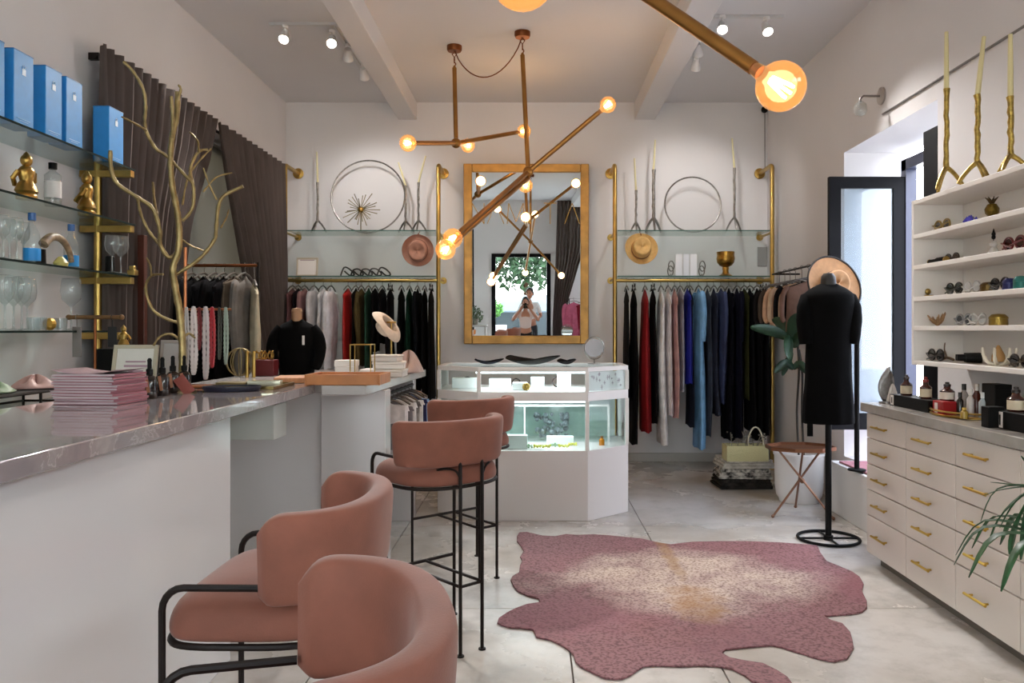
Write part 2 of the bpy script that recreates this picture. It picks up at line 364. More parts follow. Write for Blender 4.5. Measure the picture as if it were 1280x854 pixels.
# ================================================================== CURTAINS on the left wall
CURT = M('#5c524e', .9, var=.16, scale=9, stretch=(1, 1, .08))
def curtain(name, label, yl, yr, ztop, zbot, n, x, amp=.045, seed=0, axis='Y', group=None, mat=CURT):
    rd = random.Random(seed); ph = [rd.uniform(-.6, .6) for _ in range(n+2)]
    def fn(u, v):
        a, b = yl(v), yr(v); y = a+(b-a)*u; w = u*n; i = int(w); wob = ph[i]*(1-(w-i))+ph[min(i+1, n)]*(w-i)
        dx = amp*(.55+.45*min(1, v*3))*(cos(2*pi*w+wob*1.2)+.25*cos(4*pi*w+wob*4))
        z = ztop-(ztop-zbot)*v
        return (x+dx, y, z) if axis == 'Y' else (y, x+dx, z)
    t = thing(name, label, 'curtain', (0, 0, 0), group=group)
    MB().grid(fn, n*10, 26).obj('fabric', mat, t, solid=.006)
    return t
def lerp_tab(tab):
    def f(v):
        for i in range(len(tab)-1):
            if v <= tab[i+1][0]:
                a, b = tab[i], tab[i+1]; return a[1]+(b[1]-a[1])*(v-a[0])/(b[0]-a[0])
        return tab[-1][1]
    return f
c1 = curtain('curtain', 'dark brown pleated curtain nearest the bar shelves, its far edge swept back', lambda v: 4.49, lerp_tab([(0, 6.10), (.12, 5.93), (.3, 5.58), (.5, 5.42), (1, 5.38)]), 2.965, .05, 15, -2.44, seed=1)
c2 = curtain('curtain', 'dark brown pleated curtain beside the back corner, sweeping open at its near edge', lerp_tab([(0, 6.18), (.12, 6.32), (.23, 6.5), (.5, 6.94), (.62, 7.15), (1, 7.2)]), lambda v: 7.74, 2.965, .05, 12, -2.44, seed=2)
rd_ = thing('curtain_rail', 'dark curtain rail running high along the left wall', 'curtain rail', (0, 0, 0))
MB().tube([(-2.515, 4.58, 2.93), (-2.515, 7.78, 2.93)], .012).obj('rod', BLKM, rd_)
for y in (4.6, 6.15, 7.74): MB().box(-2.559, -2.50, y-.012, y+.012, 2.91, 2.95).obj('bracket', BLKM, rd_)
c3 = curtain('curtain', 'brown curtain by the shop entrance seen only in the mirror, gathered to one side', lerp_tab([(0, .72), (.4, .68), (.75, .62), (1, .62)]), lerp_tab([(0, 1.38), (.3, 1.30), (.6, .98), (.8, .85), (1, .9)]), 3.66, .05, 8, -1.55, amp=.03, seed=3, axis='X')

# ================================================================== BAR COUNTER (left foreground)
def marble():
    m = bpy.data.materials.new('grey_marble'); m.use_nodes = True; n = m.node_tree; b = n.nodes['Principled BSDF']
    g = n.nodes.new('ShaderNodeNewGeometry'); x = n.nodes.new('ShaderNodeTexNoise'); x.inputs['Scale'].default_value = 2.2; x.inputs['Detail'].default_value = 10; x.inputs['Roughness'].default_value = .65; x.inputs['Distortion'].default_value = 1.4
    n.links.new(g.outputs['Position'], x.inputs['Vector'])
    r = n.nodes.new('ShaderNodeValToRGB'); n.links.new(x.outputs['Fac'], r.inputs[0]); e = r.color_ramp.elements
    e[0].position = .35; e[0].color = lin('#90878a'); e[1].position = .62; e[1].color = lin('#aca5a4')
    q = e.new(.485); q.color = lin('#9a9192'); q = e.new(.5); q.color = lin('#b9b2b0'); q = e.new(.515); q.color = lin('#9d9595')
    n.links.new(r.outputs[0], b.inputs['Base Color']); b.inputs['Roughness'].default_value = .07; b.inputs['Coat Weight'].default_value = .5
    return m
MARB = marble()
bt = thing('bar_counter', 'long white bar counter with grey marble top in the left foreground', 'bar counter', (0, 0, 0))
MB().box(-1.95, -1.17, -.4, 4.26, 1.02, 1.07).obj('worktop', MARB, bt, bevel=.004)
MB().box(-1.85, -1.25, -.4, 3.29, 0, 1.019).obj('body', WGLOSS, bt, bevel=.003)
MB().box(-1.50, -1.27, 3.9, 4.1, .82, .99).box(-1.48, -1.29, 3.92, 4.08, .99, 1.019).obj('bracket_box', M('#c9cdc6', .3), bt, bevel=.004)
MB().box(-1.33, -1.24, 4.12, 4.2, 1.0, 1.019).obj('catch', BRONZE, bt)
bb = thing('back_counter', 'lower grey counter against the left wall under the glass bar shelves', 'counter', (0, 0, 0))
MB().box(-2.555, -2.08, -.4, 4.42, .96, 1.0).obj('worktop', M('#77736c', .2, var=.1, scale=5), bb, bevel=.004)
MB().box(-2.55, -2.12, -.4, 4.4, 0, .96).obj('body', WHITE, bb, bevel=.003)

# second counter
b2 = thing('display_counter', 'second white counter with marble top behind the bar, clothes rail beneath its open end', 'counter', (0, 0, 0))
MB().prism([(-1.86, 4.28), (-1.12, 4.28), (-1.10, 4.13), (-.87, 4.13), (-.79, 5.82), (-1.86, 5.82)], 1.02, 1.07).obj('worktop', M('#b3aeaa', .15, var=.08, scale=4), b2, bevel=.004)
MB().box(-1.84, -1.19, 4.5, 4.62, 0, 1.019).obj('front_panel', WGLOSS, b2, bevel=.003)
MB().box(-1.19, -.83, 4.46, 4.62, 0, 1.019).obj('end_panel', WGLOSS, b2, bevel=.003)
MB().box(-1.2, -.84, 4.34, 4.455, 0, .04).obj('toe_strip', WHITE, b2, bevel=.003)
MB().box(-1.84, -.86, 5.68, 5.80, 0, 1.019).obj('back_panel', WGLOSS, b2, bevel=.003)
MB().tube([(-.90, 4.63, .97), (-.86, 5.66, .97)], .009).obj('hanging_rail', BLKM, b2)

# ================================================================== STOOLS
def make_stool(label, loc, rz):
    t = thing('bar_stool', label, 'bar stool', loc, rz, 'pink velvet bar stools')
    r = .0078
    # seat outline
    def outl(u, sc=1, inset=0):
        a = 2*pi*u; c, s_ = cos(a), sin(a); e = .36 if s_ > 0 else .8
        return ((.238-inset)*sc*(abs(c)**e)*(1 if c > 0 else -1), ((.215 if s_ > 0 else .20)-inset)*sc*(abs(s_)**e)*(1 if s_ > 0 else -1))
    rows = [(0, .708), (.96, .708), (1.0, .712), (1.02, .726), (1.01, .75), (.965, .774), (.86, .793), (.62, .806), (.3, .812), (0, .813)]
    MB().grid(lambda u, v: (lambda p, q: (p[0], p[1], q))(outl(u, rows[int(round(v*9))][0]), rows[int(round(v*9))][1]), 48, 10, closed_u=True).obj('seat', VELVET, t, sub=1)
    MB().tube([(*outl(i/40), .703) for i in range(40)], r, 8, closed=True).obj('seat_frame', BLKM, t)
    # curved back
    def ctr(s):   # s -1..1
        a = s*pi/2*.98; ca, sa = cos(a), sin(a)
        return Vector((.238*(abs(sa)**.8)*(1 if sa > 0 else -1), .015-.20*(abs(ca)**.75), 0))
    NS, NC = 45, 14
    def fn(u, v):
        s = -1+2*v; p = ctr(s); q = ctr(min(1, s+.01))-ctr(max(-1, s-.01)); q.normalize(); nr = Vector((q.y, -q.x, 0))
        d = 1-abs(s); h = .097; e = .055
        k = min(1, d/.14); hs = h*(.55+.45*math.sqrt(max(0, 1-(1-k)**2))); th = .03*(math.sqrt(max(0.0, 1-(1-min(1, d/.05))**2)))+.0005
        a = 2*pi*u; c_, s2 = cos(a), sin(a)
        hb = h*(.80+.20*math.sqrt(max(0, 1-(1-min(1, d/.05))**2))); zz = (hs if s2 > 0 else -hb)*(abs(s2)**.35); tt = th*(abs(c_)**.5)*(1 if c_ > 0 else -1)
        z = .886+zz; lean = (z-.79)*.08
        w = p+nr*(tt+lean); return (w.x, w.y, z)
    MB().grid(fn, 24, NS, closed_u=True).obj('backrest', VELVET, t, sub=1)
    # piping seam around backrest top edge
    for s in (1, -1):
        leg = [(s*.225, .205, 0), (s*.225, .205, .40), (s*.225, .205, .775)]+[(s*.225, .205-.045*(1-cos(R(a))), .775+.047*sin(R(a))) for a in (18, 36, 54, 72, 90)]+[(s*.228, .0, .822)]
        MB().tube(leg, r, 8).obj('leg', BLKM, t)
        MB().lathe([(0, 0), (.016, 0), (.016, .006), (0, .008)], 12, (s*.225, .205, 0)).obj('foot', BLKM, t)
        MB().tube([(s*.058, -.21, 0), (s*.058, -.21, .79), (s*.058, -.20, .82)], r, 8).obj('leg', BLKM, t)
        MB().lathe([(0, 0), (.016, 0), (.016, .006), (0, .008)], 12, (s*.058, -.21, 0)).obj('foot', BLKM, t)
        MB().tube([(s*.058, -.21, .29), (s*.058, .205, .29)], r*.9, 8).obj('stretcher', BLKM, t)
        MB().tube(smoothpath([(s*.058, -.21, .74), (s*.08, -.205, .775), (s*.12, -.18, .785), (s*.15, -.14, .77)]), r*.6, 6).obj('back_brace', BLKM, t)
    MB().tube([(-.225, .205, .29), (.225, .205, .29)], r, 8).obj('footrest', BLKM, t)
    MB().tube([(-.058, -.21, .29), (.058, -.21, .29)], r*.9, 8).obj('stretcher', BLKM, t)
    MB().tube([(-.058, -.21, .703), (-.058, -.17, .703)], r*.9, 8).obj('stretcher', BLKM, t)
    MB().tube([(.058, -.21, .703), (.058, -.17, .703)], r*.9, 8).obj('stretcher', BLKM, t)
    return t
stB = make_stool('pink velvet bar stool second nearest the viewer, both black armrests in view', (-.57, 1.89, 0), R(90))
copy_thing(stB, (-.335, 1.08, 0), R(103), 'nearest pink velvet bar stool, cut off by the bottom of the photo')
copy_thing(stB, (-.408, 3.515, 0), R(43), 'pink velvet bar stool turned away, its thin black legs fully visible')
copy_thing(stB, (-.385, 4.50, 0), R(40), 'farthest pink velvet bar stool, mostly hidden, beside the display case')

# ================================================================== HIDE RUG
hp = [(125,70),(150,68),(200,80),(240,82),(275,75),(310,78),(360,76),(400,78),(460,84),(520,90),(570,102),(610,108),(680,100),(760,98),(860,98),(960,102),(1040,108),(1080,112),(1090,135),(1110,162),(1150,178),(1190,195),(1215,212),(1228,235),(1222,258),(1238,290),(1238,312),(1225,325),(1190,332),(1150,335),(1100,338),(1125,352),(1160,362),(1185,390),(1192,415),(1196,440),(1175,475),(1130,485),(1080,475),(1040,462),(1000,450),(965,438),(930,432),(895,435),(860,438),(820,442),(785,446),(775,458),(800,472),(850,482),(905,490),(950,512),(985,535),(1000,556),(985,575),(940,572),(905,560),(870,548),(845,528),(805,508),(760,500),(700,497),(640,500),(600,498),(560,497),(525,500),(505,512),(480,530),(455,540),(430,541),(400,538),(370,525),(340,510),(320,500),(305,485),(300,465),(285,448),(262,432),(225,415),(180,406),(170,382),(130,376),(100,375),(70,368),(55,360),(60,345),(85,328),(110,315),(150,300),(190,294),(188,282),(150,272),(120,258),(106,240),(98,222),(104,210),(125,198),(128,175),(135,160),(128,148),(140,130),(130,112),(118,98),(118,82)]
hw = [FL(600+x/2.56, 640+y/2.56) for x, y in hp]
def hide_mat():
    m = bpy.data.materials.new('dyed_hide'); m.use_nodes = True; n = m.node_tree; b = n.nodes['Principled BSDF']
    g = n.nodes.new('ShaderNodeNewGeometry'); sp = n.nodes.new('ShaderNodeSeparateXYZ'); n.links.new(g.outputs['Position'], sp.inputs[0])
    def noise(sc, det, st=None):
        x = n.nodes.new('ShaderNodeTexNoise'); x.inputs['Scale'].default_value = sc; x.inputs['Detail'].default_value = det
        n.links.new(g.outputs['Position'], x.inputs['Vector']); return x
    def ramp(src, els):
        r = n.nodes.new('ShaderNodeValToRGB'); n.links.new(src, r.inputs[0]); e = r.color_ramp.elements
        e[0].position, e[0].color = els[0][0], els[0][1]; e[1].position, e[1].color = els[-1][0], els[-1][1]
        for p, c in els[1:-1]: q = e.new(p); q.color = c
        return r
    def math_(op, a, b_=None, c=None):
        x = n.nodes.new('ShaderNodeMath'); x.operation = op
        for i, v in enumerate((a, b_)):
            if v is None: continue
            if isinstance(v, (int, float)): x.inputs[i].default_value = v
            else: n.links.new(v, x.inputs[i])
        return x.outputs[0]
    n1 = noise(2.0, 5); n2 = noise(70, 3); n3 = noise(9, 4)
    # pale belly band along the far half of the hide, mauve at the legs
    dy = math_('SUBTRACT', sp.outputs['Y'], 4.35); dy = math_('MULTIPLY', dy, 1.7); dy = math_('MULTIPLY', dy, dy)
    dx = math_('SUBTRACT', sp.outputs['X'], .82); dxx = math_('MULTIPLY', dx, 1.25); dxx = math_('MULTIPLY', dxx, dxx)
    d = math_('ADD', dy, dxx); d = math_('ADD', d, math_('MULTIPLY', math_('SUBTRACT', n1.outputs['Fac'], .5), 2.6)); d = math_('ADD', d, math_('MULTIPLY', math_('SUBTRACT', n3.outputs['Fac'], .5), .8))
    base = ramp(d, [(.1, lin('#c6b3a5')), (.5, lin('#aa918a')), (1.0, lin('#8d6165'))])
    fine = ramp(n2.outputs['Fac'], [(.38, lin('#8a6562')), (.54, (1, 1, 1, 1))])
    mx = n.nodes.new('ShaderNodeMixRGB'); mx.blend_type = 'MULTIPLY'; mx.inputs[0].default_value = .7
    n.links.new(base.outputs[0], mx.inputs[1]); n.links.new(fine.outputs[0], mx.inputs[2])
    def blob(cx, cy, rx, ry, amt, col, prev):
        a = math_('MULTIPLY', math_('SUBTRACT', sp.outputs['X'], cx), 1/rx); a = math_('MULTIPLY', a, a)
        c = math_('MULTIPLY', math_('SUBTRACT', sp.outputs['Y'], cy), 1/ry); c = math_('MULTIPLY', c, c)
        q = math_('ADD', math_('ADD', a, c), math_('MULTIPLY', math_('SUBTRACT', n3.outputs['Fac'], .5), 2.8))
        r = ramp(q, [(0.0, (1, 1, 1, 1)), (1.0, (0, 0, 0, 1))]); m = n.nodes.new('ShaderNodeMixRGB')
        n.links.new(math_('MULTIPLY', r.outputs[0], amt), m.inputs[0]); n.links.new(prev, m.inputs[1]); m.inputs[2].default_value = lin(col); return m
    m3 = blob(.80, 3.95, .16, .30, .75, '#96693a', mx.outputs[0])
    m3 = blob(.80, 4.9, .05, .7, .6, '#96703f', m3.outputs[0])
    m3 = blob(.86, 3.48, .26, .28, .5, '#74434b', m3.outputs[0])
    m3 = blob(.15, 3.75, .5, .3, .4, '#8c5560', m3.outputs[0])
    m3 = blob(1.7, 4.2, .25, .3, .6, '#8c5560', m3.outputs[0])
    n.links.new(m3.outputs[0], b.inputs['Base Color']); b.inputs['Roughness'].default_value = .7
    bp = n.nodes.new('ShaderNodeBump'); bp.inputs['Strength'].default_value = .5; bp.inputs['Distance'].default_value = .01
    n.links.new(n2.outputs['Fac'], bp.inputs['Height']); n.links.new(bp.outputs[0], b.inputs['Normal'])
    return m
hc = Vector((.75, 4.0, 0))
solo('cowhide_rug', MB().prism([(p.x-hc.x, p.y-hc.y) for p in hw][::-1], 0.001, .010), hide_mat(), 'mauve and cream dyed cowhide rug spread on the pale floor', 'rug', hc, smooth=False, bevel=.003)

# ================================================================== GLASS DISPLAY CASE
case = thing('display_case', 'white eight-sided display case with lit glass shelves below the big mirror', 'display case', (0, 0, 0))
oc = [(-.40, 5.67), (.38, 5.67), (.70, 5.97), (.70, 6.48), (-.72, 6.48), (-.72, 5.95)]
def inset(poly, d):
    c = Vector((sum(p[0] for p in poly)/len(poly), sum(p[1] for p in poly)/len(poly)))
    return [tuple(c+(Vector(p)-c)*(1-d)) for p in poly]
MB().prism(oc, 0, .50).obj('base', M('#dcd6d4', .25), case, bevel=.004)
MB().prism(oc, .85, .915).obj('shelf', M('#ece8e6', .35), case, bevel=.003)
def ringp(poly, z0, z1, d):
    n = len(poly); i = inset(poly, d); m = MB()
    vs = [(x, y, z) for z in (z0, z1) for P_ in (poly, i) for x, y in P_]; f = []
    for k in range(n):
        l = (k+1) % n
        f += [(k, l, 2*n+l, 2*n+k), (n+l, n+k, 3*n+k, 3*n+l), (l, k, n+k, n+l), (2*n+k, 2*n+l, 3*n+l, 3*n+k)]
    return m.add(vs, f)
ringp(oc, 1.06, 1.092, .07).obj('top_frame', M('#ece8e6', .35), case, bevel=.002)
MB().prism(inset(oc, .065), 1.083, 1.089).obj('top_glass', GL, case, smooth=False)
for x, y in oc:
    c = Vector((0, 6.08)); p = c+(Vector((x, y))-c)*.985
    MB().box(p.x-.014, p.x+.014, p.y-.014, p.y+.014, .50, .85).box(p.x-.014, p.x+.014, p.y-.014, p.y+.014, .915, 1.06).obj('post', WHITE, case, bevel=.002)
for k in range(6):
    a, b = oc[k], oc[(k+1) % 6]
    if k == 3: continue
    for z0, z1 in ((.50, .85), (.915, 1.06)):
        i = inset(oc, .015); a2, b2_ = i[k], i[(k+1) % 6]
        mt = GL
        MB().add([(*a2, z0), (*b2_, z0), (*b2_, z1), (*a2, z1)], [(0, 1, 2, 3)]).obj('pane', mt, case, smooth=False, solid=.004)
i = inset(oc, .04)
MB().add([(*i[1], .92), (*i[2], .92), (*i[2], 1.055), (*i[1], 1.055)], [(0, 1, 2, 3)]).obj('paper_panel', M('#f0e8ea', .6), case, smooth=False, solid=.004)
LED = M('#eaf4ff', emit=5)
MB().box(-.42, .38, 5.735, 5.75, 1.045, 1.055).obj('light_strip', LED, case)
MB().box(-.42, .38, 5.735, 5.75, .836, .848).obj('light_strip', LED, case)
MB().box(-.65, .65, 6.40, 6.41, 1.045, 1.055).obj('light_strip', LED, case)
MB().box(-.65, .65, 6.46, 6.475, .50, .85).obj('back_panel', M('#c4c9c8', .5), case)
light('case_light', 'AREA', (0, 5.9, .83), 6, (.85, .93, 1), shape='RECTANGLE', size=.8, size_y=.3)
light('case_light', 'AREA', (0, 6.0, 1.052), 6, (.85, .93, 1), shape='RECTANGLE', size=.8, size_y=.3)
# contents
dsp = M('#eef0f0', .5)
def block(px, py0, py1, w, Y, z, mat, label, name='display_block', cat='jewellery display', d=.08, tilt=0, group=None):
    x = (px-668)*Y/1000; h = (py1-py0)*Y/1000
    return solo(name, MB().box(-w/2, w/2, -d/2, d/2, 0, h), mat, label, cat, (x, Y, z), bevel=.004, rz=tilt, group=group)
z1 = .9165
block(582, 476, 489, .20, 6.05, z1, dsp, 'low white jewellery block at the left end of the upper case shelf')
block(625, 477, 490, .16, 5.95, z1, dsp, 'white jewellery block on the upper case shelf, left of centre')
block(650, 481, 490, .11, 5.9, z1, dsp, 'smallest white jewellery block on the upper case shelf')
block(672, 475, 490, .10, 5.95, z1, dsp, 'white jewellery block on the upper case shelf right of the gold brooch')
block(705, 471, 490, .10, 5.95, z1, dsp, 'tallest white jewellery block on the upper case shelf at the right')
m = MB()
for k in range(9):
    a = 2*pi*k/9; m.ball((.02*cos(a), 0, .025+.02*sin(a)), .01, 8, 6)
m.ball((0, 0, .025), .014, 8, 6)
solo('brooch', m, GOLDB, 'gold flower brooch on the upper case shelf', 'brooch', (-.06, 5.84, z1))
def cuff(label, x, y, z, r, mat, name='bangle', cat='bangle', tilt=90):
    return solo(name, MB().tube([(r*cos(a*pi/12), r*sin(a*pi/12), 0) for a in range(24)], .005, 6, closed=True), mat, label, cat, (x, y, z+r+.005 if tilt else z+.005), rx=R(tilt))
cuff('dark bangle standing at the left end of the upper case shelf', -.52, 6.2, z1, .035, BLKM)
cuff('dark bangle standing near the right end of the upper case shelf', .18, 6.1, z1, .04, BLKM)
cuff('dark bangle standing in the middle of the upper case shelf', -.14, 6.15, z1, .03, BLKM)
# lower level
z2 = .501
t = thing('glass_tank', 'clear glass inner box holding a dark stone geode on the lower case level', 'glass box', (.02, 6.2, z2))
for a in ((-.55, .55, -.08, -.076, 0, .27), (-.55, .55, .12, .124, 0, .27)): MB().box(*a).obj('pane', GL, t)
MB().box(-.55, .55, -.085, -.075, .27, .285).box(-.555, -.54, -.085, -.075, 0, .27).box(.54, .555, -.085, -.075, 0, .27).box(-.10, -.09, -.085, -.075, 0, .27).obj('frame', WHITE, t)
m = MB(); rd = random.Random(4)
for k in range(40): m.ball((rd.uniform(-.13, .13), rd.uniform(-.03, .03), rd.uniform(.03, .2)), rd.uniform(.012, .03), 7, 5)
g_ = solo('geode', m, M('#4a4a50', .35, .2, hex2='#8d8f98', scale=30), 'dark sparkling cluster stone behind glass on the lower case level', 'stone', (.14, 6.2, z2+.003)); 
block(643, 540, 557, .19, 5.78, z2, M('#dfeaea', .25), 'pale folded jewellery pouch on the lower case level', 'jewellery_pouch', 'pouch')
block(610, 528, 545, .24, 5.95, z2, M('#d8e6e6', .4), 'white display riser at the left of the lower case level')
block(700, 534, 545, .20, 5.95, z2, M('#e6eeee', .4), 'white display riser at the right of the lower case level')
YG = M('#c9c850', .35, .5)
rd = random.Random(12)
for k in range(9):
    px = 628+k*11; Y = 5.74+rd.random()*.14
    if 632 < px < 660: Y = 5.9
    x = (px-668)*Y/1000; r = rd.uniform(.02, .034); ps = [(r*cos(a*pi/8)*rd.uniform(.8, 1.2), r*sin(a*pi/8)*.7, .006+.018*abs(sin(a*1.3+k))) for a in range(16)]
    m = MB().tube(ps, .005, 6, closed=True)
    for q in ps[::4]: m.ball(q, .009, 7, 5)
    solo('necklace', m, YG if k % 3 else M('#8fb08a', .3), 'coiled beaded necklace on the lower case level, %s of nine from the left' % ('first', 'second', 'third', 'fourth', 'fifth', 'sixth', 'seventh', 'eighth', 'ninth')[k], 'necklace', (x, Y, z2+.004), group='necklaces coiled on the lower case level')
t = thing('gift_box', 'small amber glass bottle at the right corner of the lower case level', 'bottle', (.50, 5.94, z2)); t.name = 'amber_bottle'
MB().lathe([(0, 0), (.02, 0), (.02, .04), (.01, .05), (.01, .055)], 12).obj('body', M('#c07818', .2), t); MB().lathe([(0, .055), (.012, .055), (.012, .068), (0, .068)], 10).obj('cap', M('#6b3d10', .4), t)
# marks on the paper panel
m = MB(); a = Vector((*oc[1], 0)); b = Vector((*oc[2], 0)); rd = random.Random(3)
dirv = (b-a).normalized(); nrm = Vector((dirv.y, -dirv.x, 0))
for k in range(16):
    p = a.lerp(b, rd.uniform(.1, .92))+nrm*-.006; z = rd.uniform(.94, 1.04); h = rd.uniform(.006, .02)
    for dd in ((dirv*.003, 0), (dirv*.012, 1)):
        q = dd[0]; zz = h if dd[1] == 0 else .002
        m.add([p-q+Vector((0, 0, z-zz)), p+q+Vector((0, 0, z-zz)), p+q+Vector((0, 0, z+zz)), p-q+Vector((0, 0, z+zz))], [(0, 1, 2, 3)])
tag(m.obj('printed_marks', M('#8c8288', .6), case, smooth=False), kind='stuff')
# on top of the case
def dish(label, px, Y, w, h, seed, mat, name='wavy_bowl', cat='bowl'):
    rd = random.Random(seed); ph = rd.uniform(0, 6)
    def fn(u, v):
        a = 2*pi*u; r = w/2*v*(1+.12*cos(3*a+ph)); z = h*(v**2)*(1+.35*cos(2*a+ph))+.004
        return (r*cos(a), r*sin(a)*.55, z)
    return solo(name, MB().grid(fn, 28, 8, closed_u=True), mat, label, cat, ((px-668)*Y/1000, Y, 1.093), solid=.006)
dish('large black wavy bowl on top of the glass display case', 664, 6.05, .40, .05, 1, M('#1d1a18', .86))
dish('small black leaf dish with blue edge on the left of the case top', 610, 6.1, .22, .03, 2, M('#16151c', .86), 'leaf_dish', 'dish')
dish('small black leaf dish on the case top between the large bowl and the round mirror', 708, 6.1, .14, .03, 3, M('#171314', .86), 'leaf_dish', 'dish')
t = thing('table_mirror', 'small round table mirror with thin silver rim on the display case', 'mirror', (.46, 6.15, 1.093))
MB().tube([(.075*cos(a*pi/16), 0, .125+.085*sin(a*pi/16)) for a in range(32)], .005, 6, closed=True).obj('rim', SILVER, t)
MB().lathe([(0, 0), (.07, 0), (.07, .003), (0, .003)], 24, (0, .003, .125), (1, 1), Matrix.Rotation(R(78), 3, 'X')).obj('glass', M('#d8d8d8', .08, 1), t)
MB().tube([(0, 0, .006), (0, 0, .042)], .005).lathe([(0, 0), (.05, 0), (.05, .006), (0, .008)], 20).obj('base', SILVER, t)

# ================================================================== BIG MIRROR
mr = thing('wall_mirror', 'large rectangular mirror in a gold wooden frame leaning out from the back wall', 'mirror', (-.082, 8.14, 2.125), .011, rx=R(1.66))
w, h, fw = 1.27, 1.825, .085
MF = M('#b98a44', .4, .35, var=.2, scale=8, bump=.1, bscale=40)
for nm, b_ in (('frame_side', (-w/2, -w/2+fw, -.03, .02, -h/2, h/2)), ('frame_side', (w/2-fw, w/2, -.03, .02, -h/2, h/2)), ('frame_rail', (-w/2+fw, w/2-fw, -.03, .02, h/2-fw, h/2)), ('frame_rail', (-w/2+fw, w/2-fw, -.03, .02, -h/2, -h/2+fw))):
    MB().box(*b_).obj(nm, MF, mr, bevel=.008)
MB().box(-w/2+.07, w/2-.07, -.004, .004, -h/2+.07, h/2-.07).obj('mirror_glass', M('#e9eeec', .0, 1), mr, smooth=False)
# thin gold lettering on the mirror: N A M I T A
def stroke(m, a, b, t_=.008):
    a, b = Vector((a[0], 0, a[1])), Vector((b[0], 0, b[1])); d = (b-a).normalized(); n_ = Vector((-d.z, 0, d.x))*t_/2
    y0, y1 = Vector((0, -.0065, 0)), Vector((0, -.0045, 0))
    m.add([a-n_+y0, b-n_+y0, b+n_+y0, a+n_+y0, a-n_+y1, b-n_+y1, b+n_+y1, a+n_+y1], [(0, 1, 2, 3), (7, 6, 5, 4), (0, 4, 5, 1), (1, 5, 6, 2), (2, 6, 7, 3), (3, 7, 4, 0)])
L = {'N': [((0, 0), (0, 1)), ((0, 1), (1, 0)), ((1, 0), (1, 1))], 'A': [((0, 0), (.5, 1)), ((.5, 1), (1, 0))], 'M': [((0, 0), (.08, 1)), ((.08, 1), (.5, .1)), ((.5, .1), (.92, 1)), ((.92, 1), (1, 0))], 'I': [((.5, 0), (.5, 1))], 'T': [((0, 1), (1, 1)), ((.5, 1), (.5, 0))]}
LETM = M('#8f7036', .35, .8)
for ch, p0, p1 in (('N', 590, 605), ('A', 609, 630), ('M', 634, 656), ('I', 659, 666), ('T', 680, 696), ('A', 706, 725)):
    m = MB(); z0_, z1_ = (317-279)*.0081, (317-253)*.0081
    for a, b in L[ch]:
        f = lambda q: (((p0+(p1-p0)*q[0])-658)*.0081, z0_+(z1_-z0_)*q[1])
        stroke(m, f(a), f(b))
    m.obj('letter', LETM, mr, smooth=False)
# ================================================================== CHANDELIERS
def chandelier(label, hub, stem_x_y, bulbs, energy=3.2, canopy=True, rs=.018, hook=True):
    t = thing('chandelier', label, 'chandelier', (stem_x_y[0], stem_x_y[1], ZC))
    o = Vector((stem_x_y[0], stem_x_y[1], ZC)); H = Vector(hub)-o
    MB().lathe([(0, 0), (.062, 0), (.062, -.03), (.055, -.045), (0, -.045)], 24).obj('canopy', BRONZE, t)
    m = MB(); m.tube([(.0, 0, -.045), (.018, 0, -.07), (0, 0, -.095), (-.018, 0, -.07), (0, 0, -.048)], .005, 6); m.tube([(0, .0, -.09), (0, .018, -.115), (0, 0, -.14), (0, -.018, -.115), (0, 0, -.092)], .005, 6)
    m.tube([(0, 0, -.13), (.012, 0, -.15), (0, 0, -.17)], .005, 6)
    m.obj('chain', BRONZE, t)
    MB().tube([(0, 0, -.165), (0, 0, -.18), (0, 0, -.181), (H.x, H.y, H.z+.04)], [.01, .012, rs, rs], 16).obj('stem', BRASS, t)
    MB().ball(H, .042, 20, 12).tube([H+Vector((0, 0, .03)), H+Vector((0, 0, .06))], .014).obj('hub', BRASS, t)
    for k, b in enumerate(bulbs):
        B = Vector(b[:3])-o; d = (B-H).normalized(); r = .0625
        e = B-d*(r+.03)
        st = H+Vector((0, 0, -.05)) if len(b) > 3 else H
        MB().tube([st, e], .0185, 16).obj('arm', BRASS, t)
        bl = MB().ball((0, 0, 0), r, 24, 16)
        rot = d.to_track_quat('Z', 'Y').to_matrix()
        prof = [(0.0, r)]+[(r*sin(pi*i/16), r*cos(pi*i/16)) for i in range(1, 14)]+[(.022, -r*.95), (.016, -r-.03)]
        g = MB().lathe(prof, 24, B, (1, 1), rot).obj('bulb', AMB, t)
        # filament: cage of loops
        m = MB()
        for q in range(6):
            a = 2*pi*q/6; m.tube([B+rot@Vector((.008*cos(a), .008*sin(a), -.032)), B+rot@Vector((.018*cos(a), .018*sin(a), .026))], .0045, 5)
        m.obj('filament', FILA, g)
        MB().tube([B-d*(r+.045), B-d*(r+.008)], .0165, 14).obj('socket', BRONZE, g)
        light('bulb_light', 'POINT', tuple(Vector(b[:3])), energy, (1, .80, .60), shadow_soft_size=.05)
    return t
c1_ = chandelier('brass chandelier hanging in front of the mirror, with one long slanted arm', PX(660, 215, 6.29), (-.094, 6.29), [PX(760, 131, 6.15)[:], PX(566, 298, 5.0)[:], (*PX(657, 232, 6.9), 1), (*PX(557, 312, 4.9), 1)])
c2_ = chandelier('small brass chandelier left of the mirror with near-level arms', PX(570, 179, 6.6), (-.66, 6.6), [PX(510, 179, 5.9)[:], PX(655, 164, 7.2)[:], PX(585, 182, 7.1)[:]])
c3_ = chandelier('nearest brass chandelier, its thick arm and large amber bulb crossing the top of the photo', (.06, 2.4, 2.55), (.06, 2.4), [(.616, 2.0, 1.968), (-.5, 2.8, 3.07), (-.0225, 1.5, 2.022), (.12, 3.2, 2.95)])
a, b = Vector((-.66, 6.6, 3.665)), Vector((-.094, 6.29, 3.665))
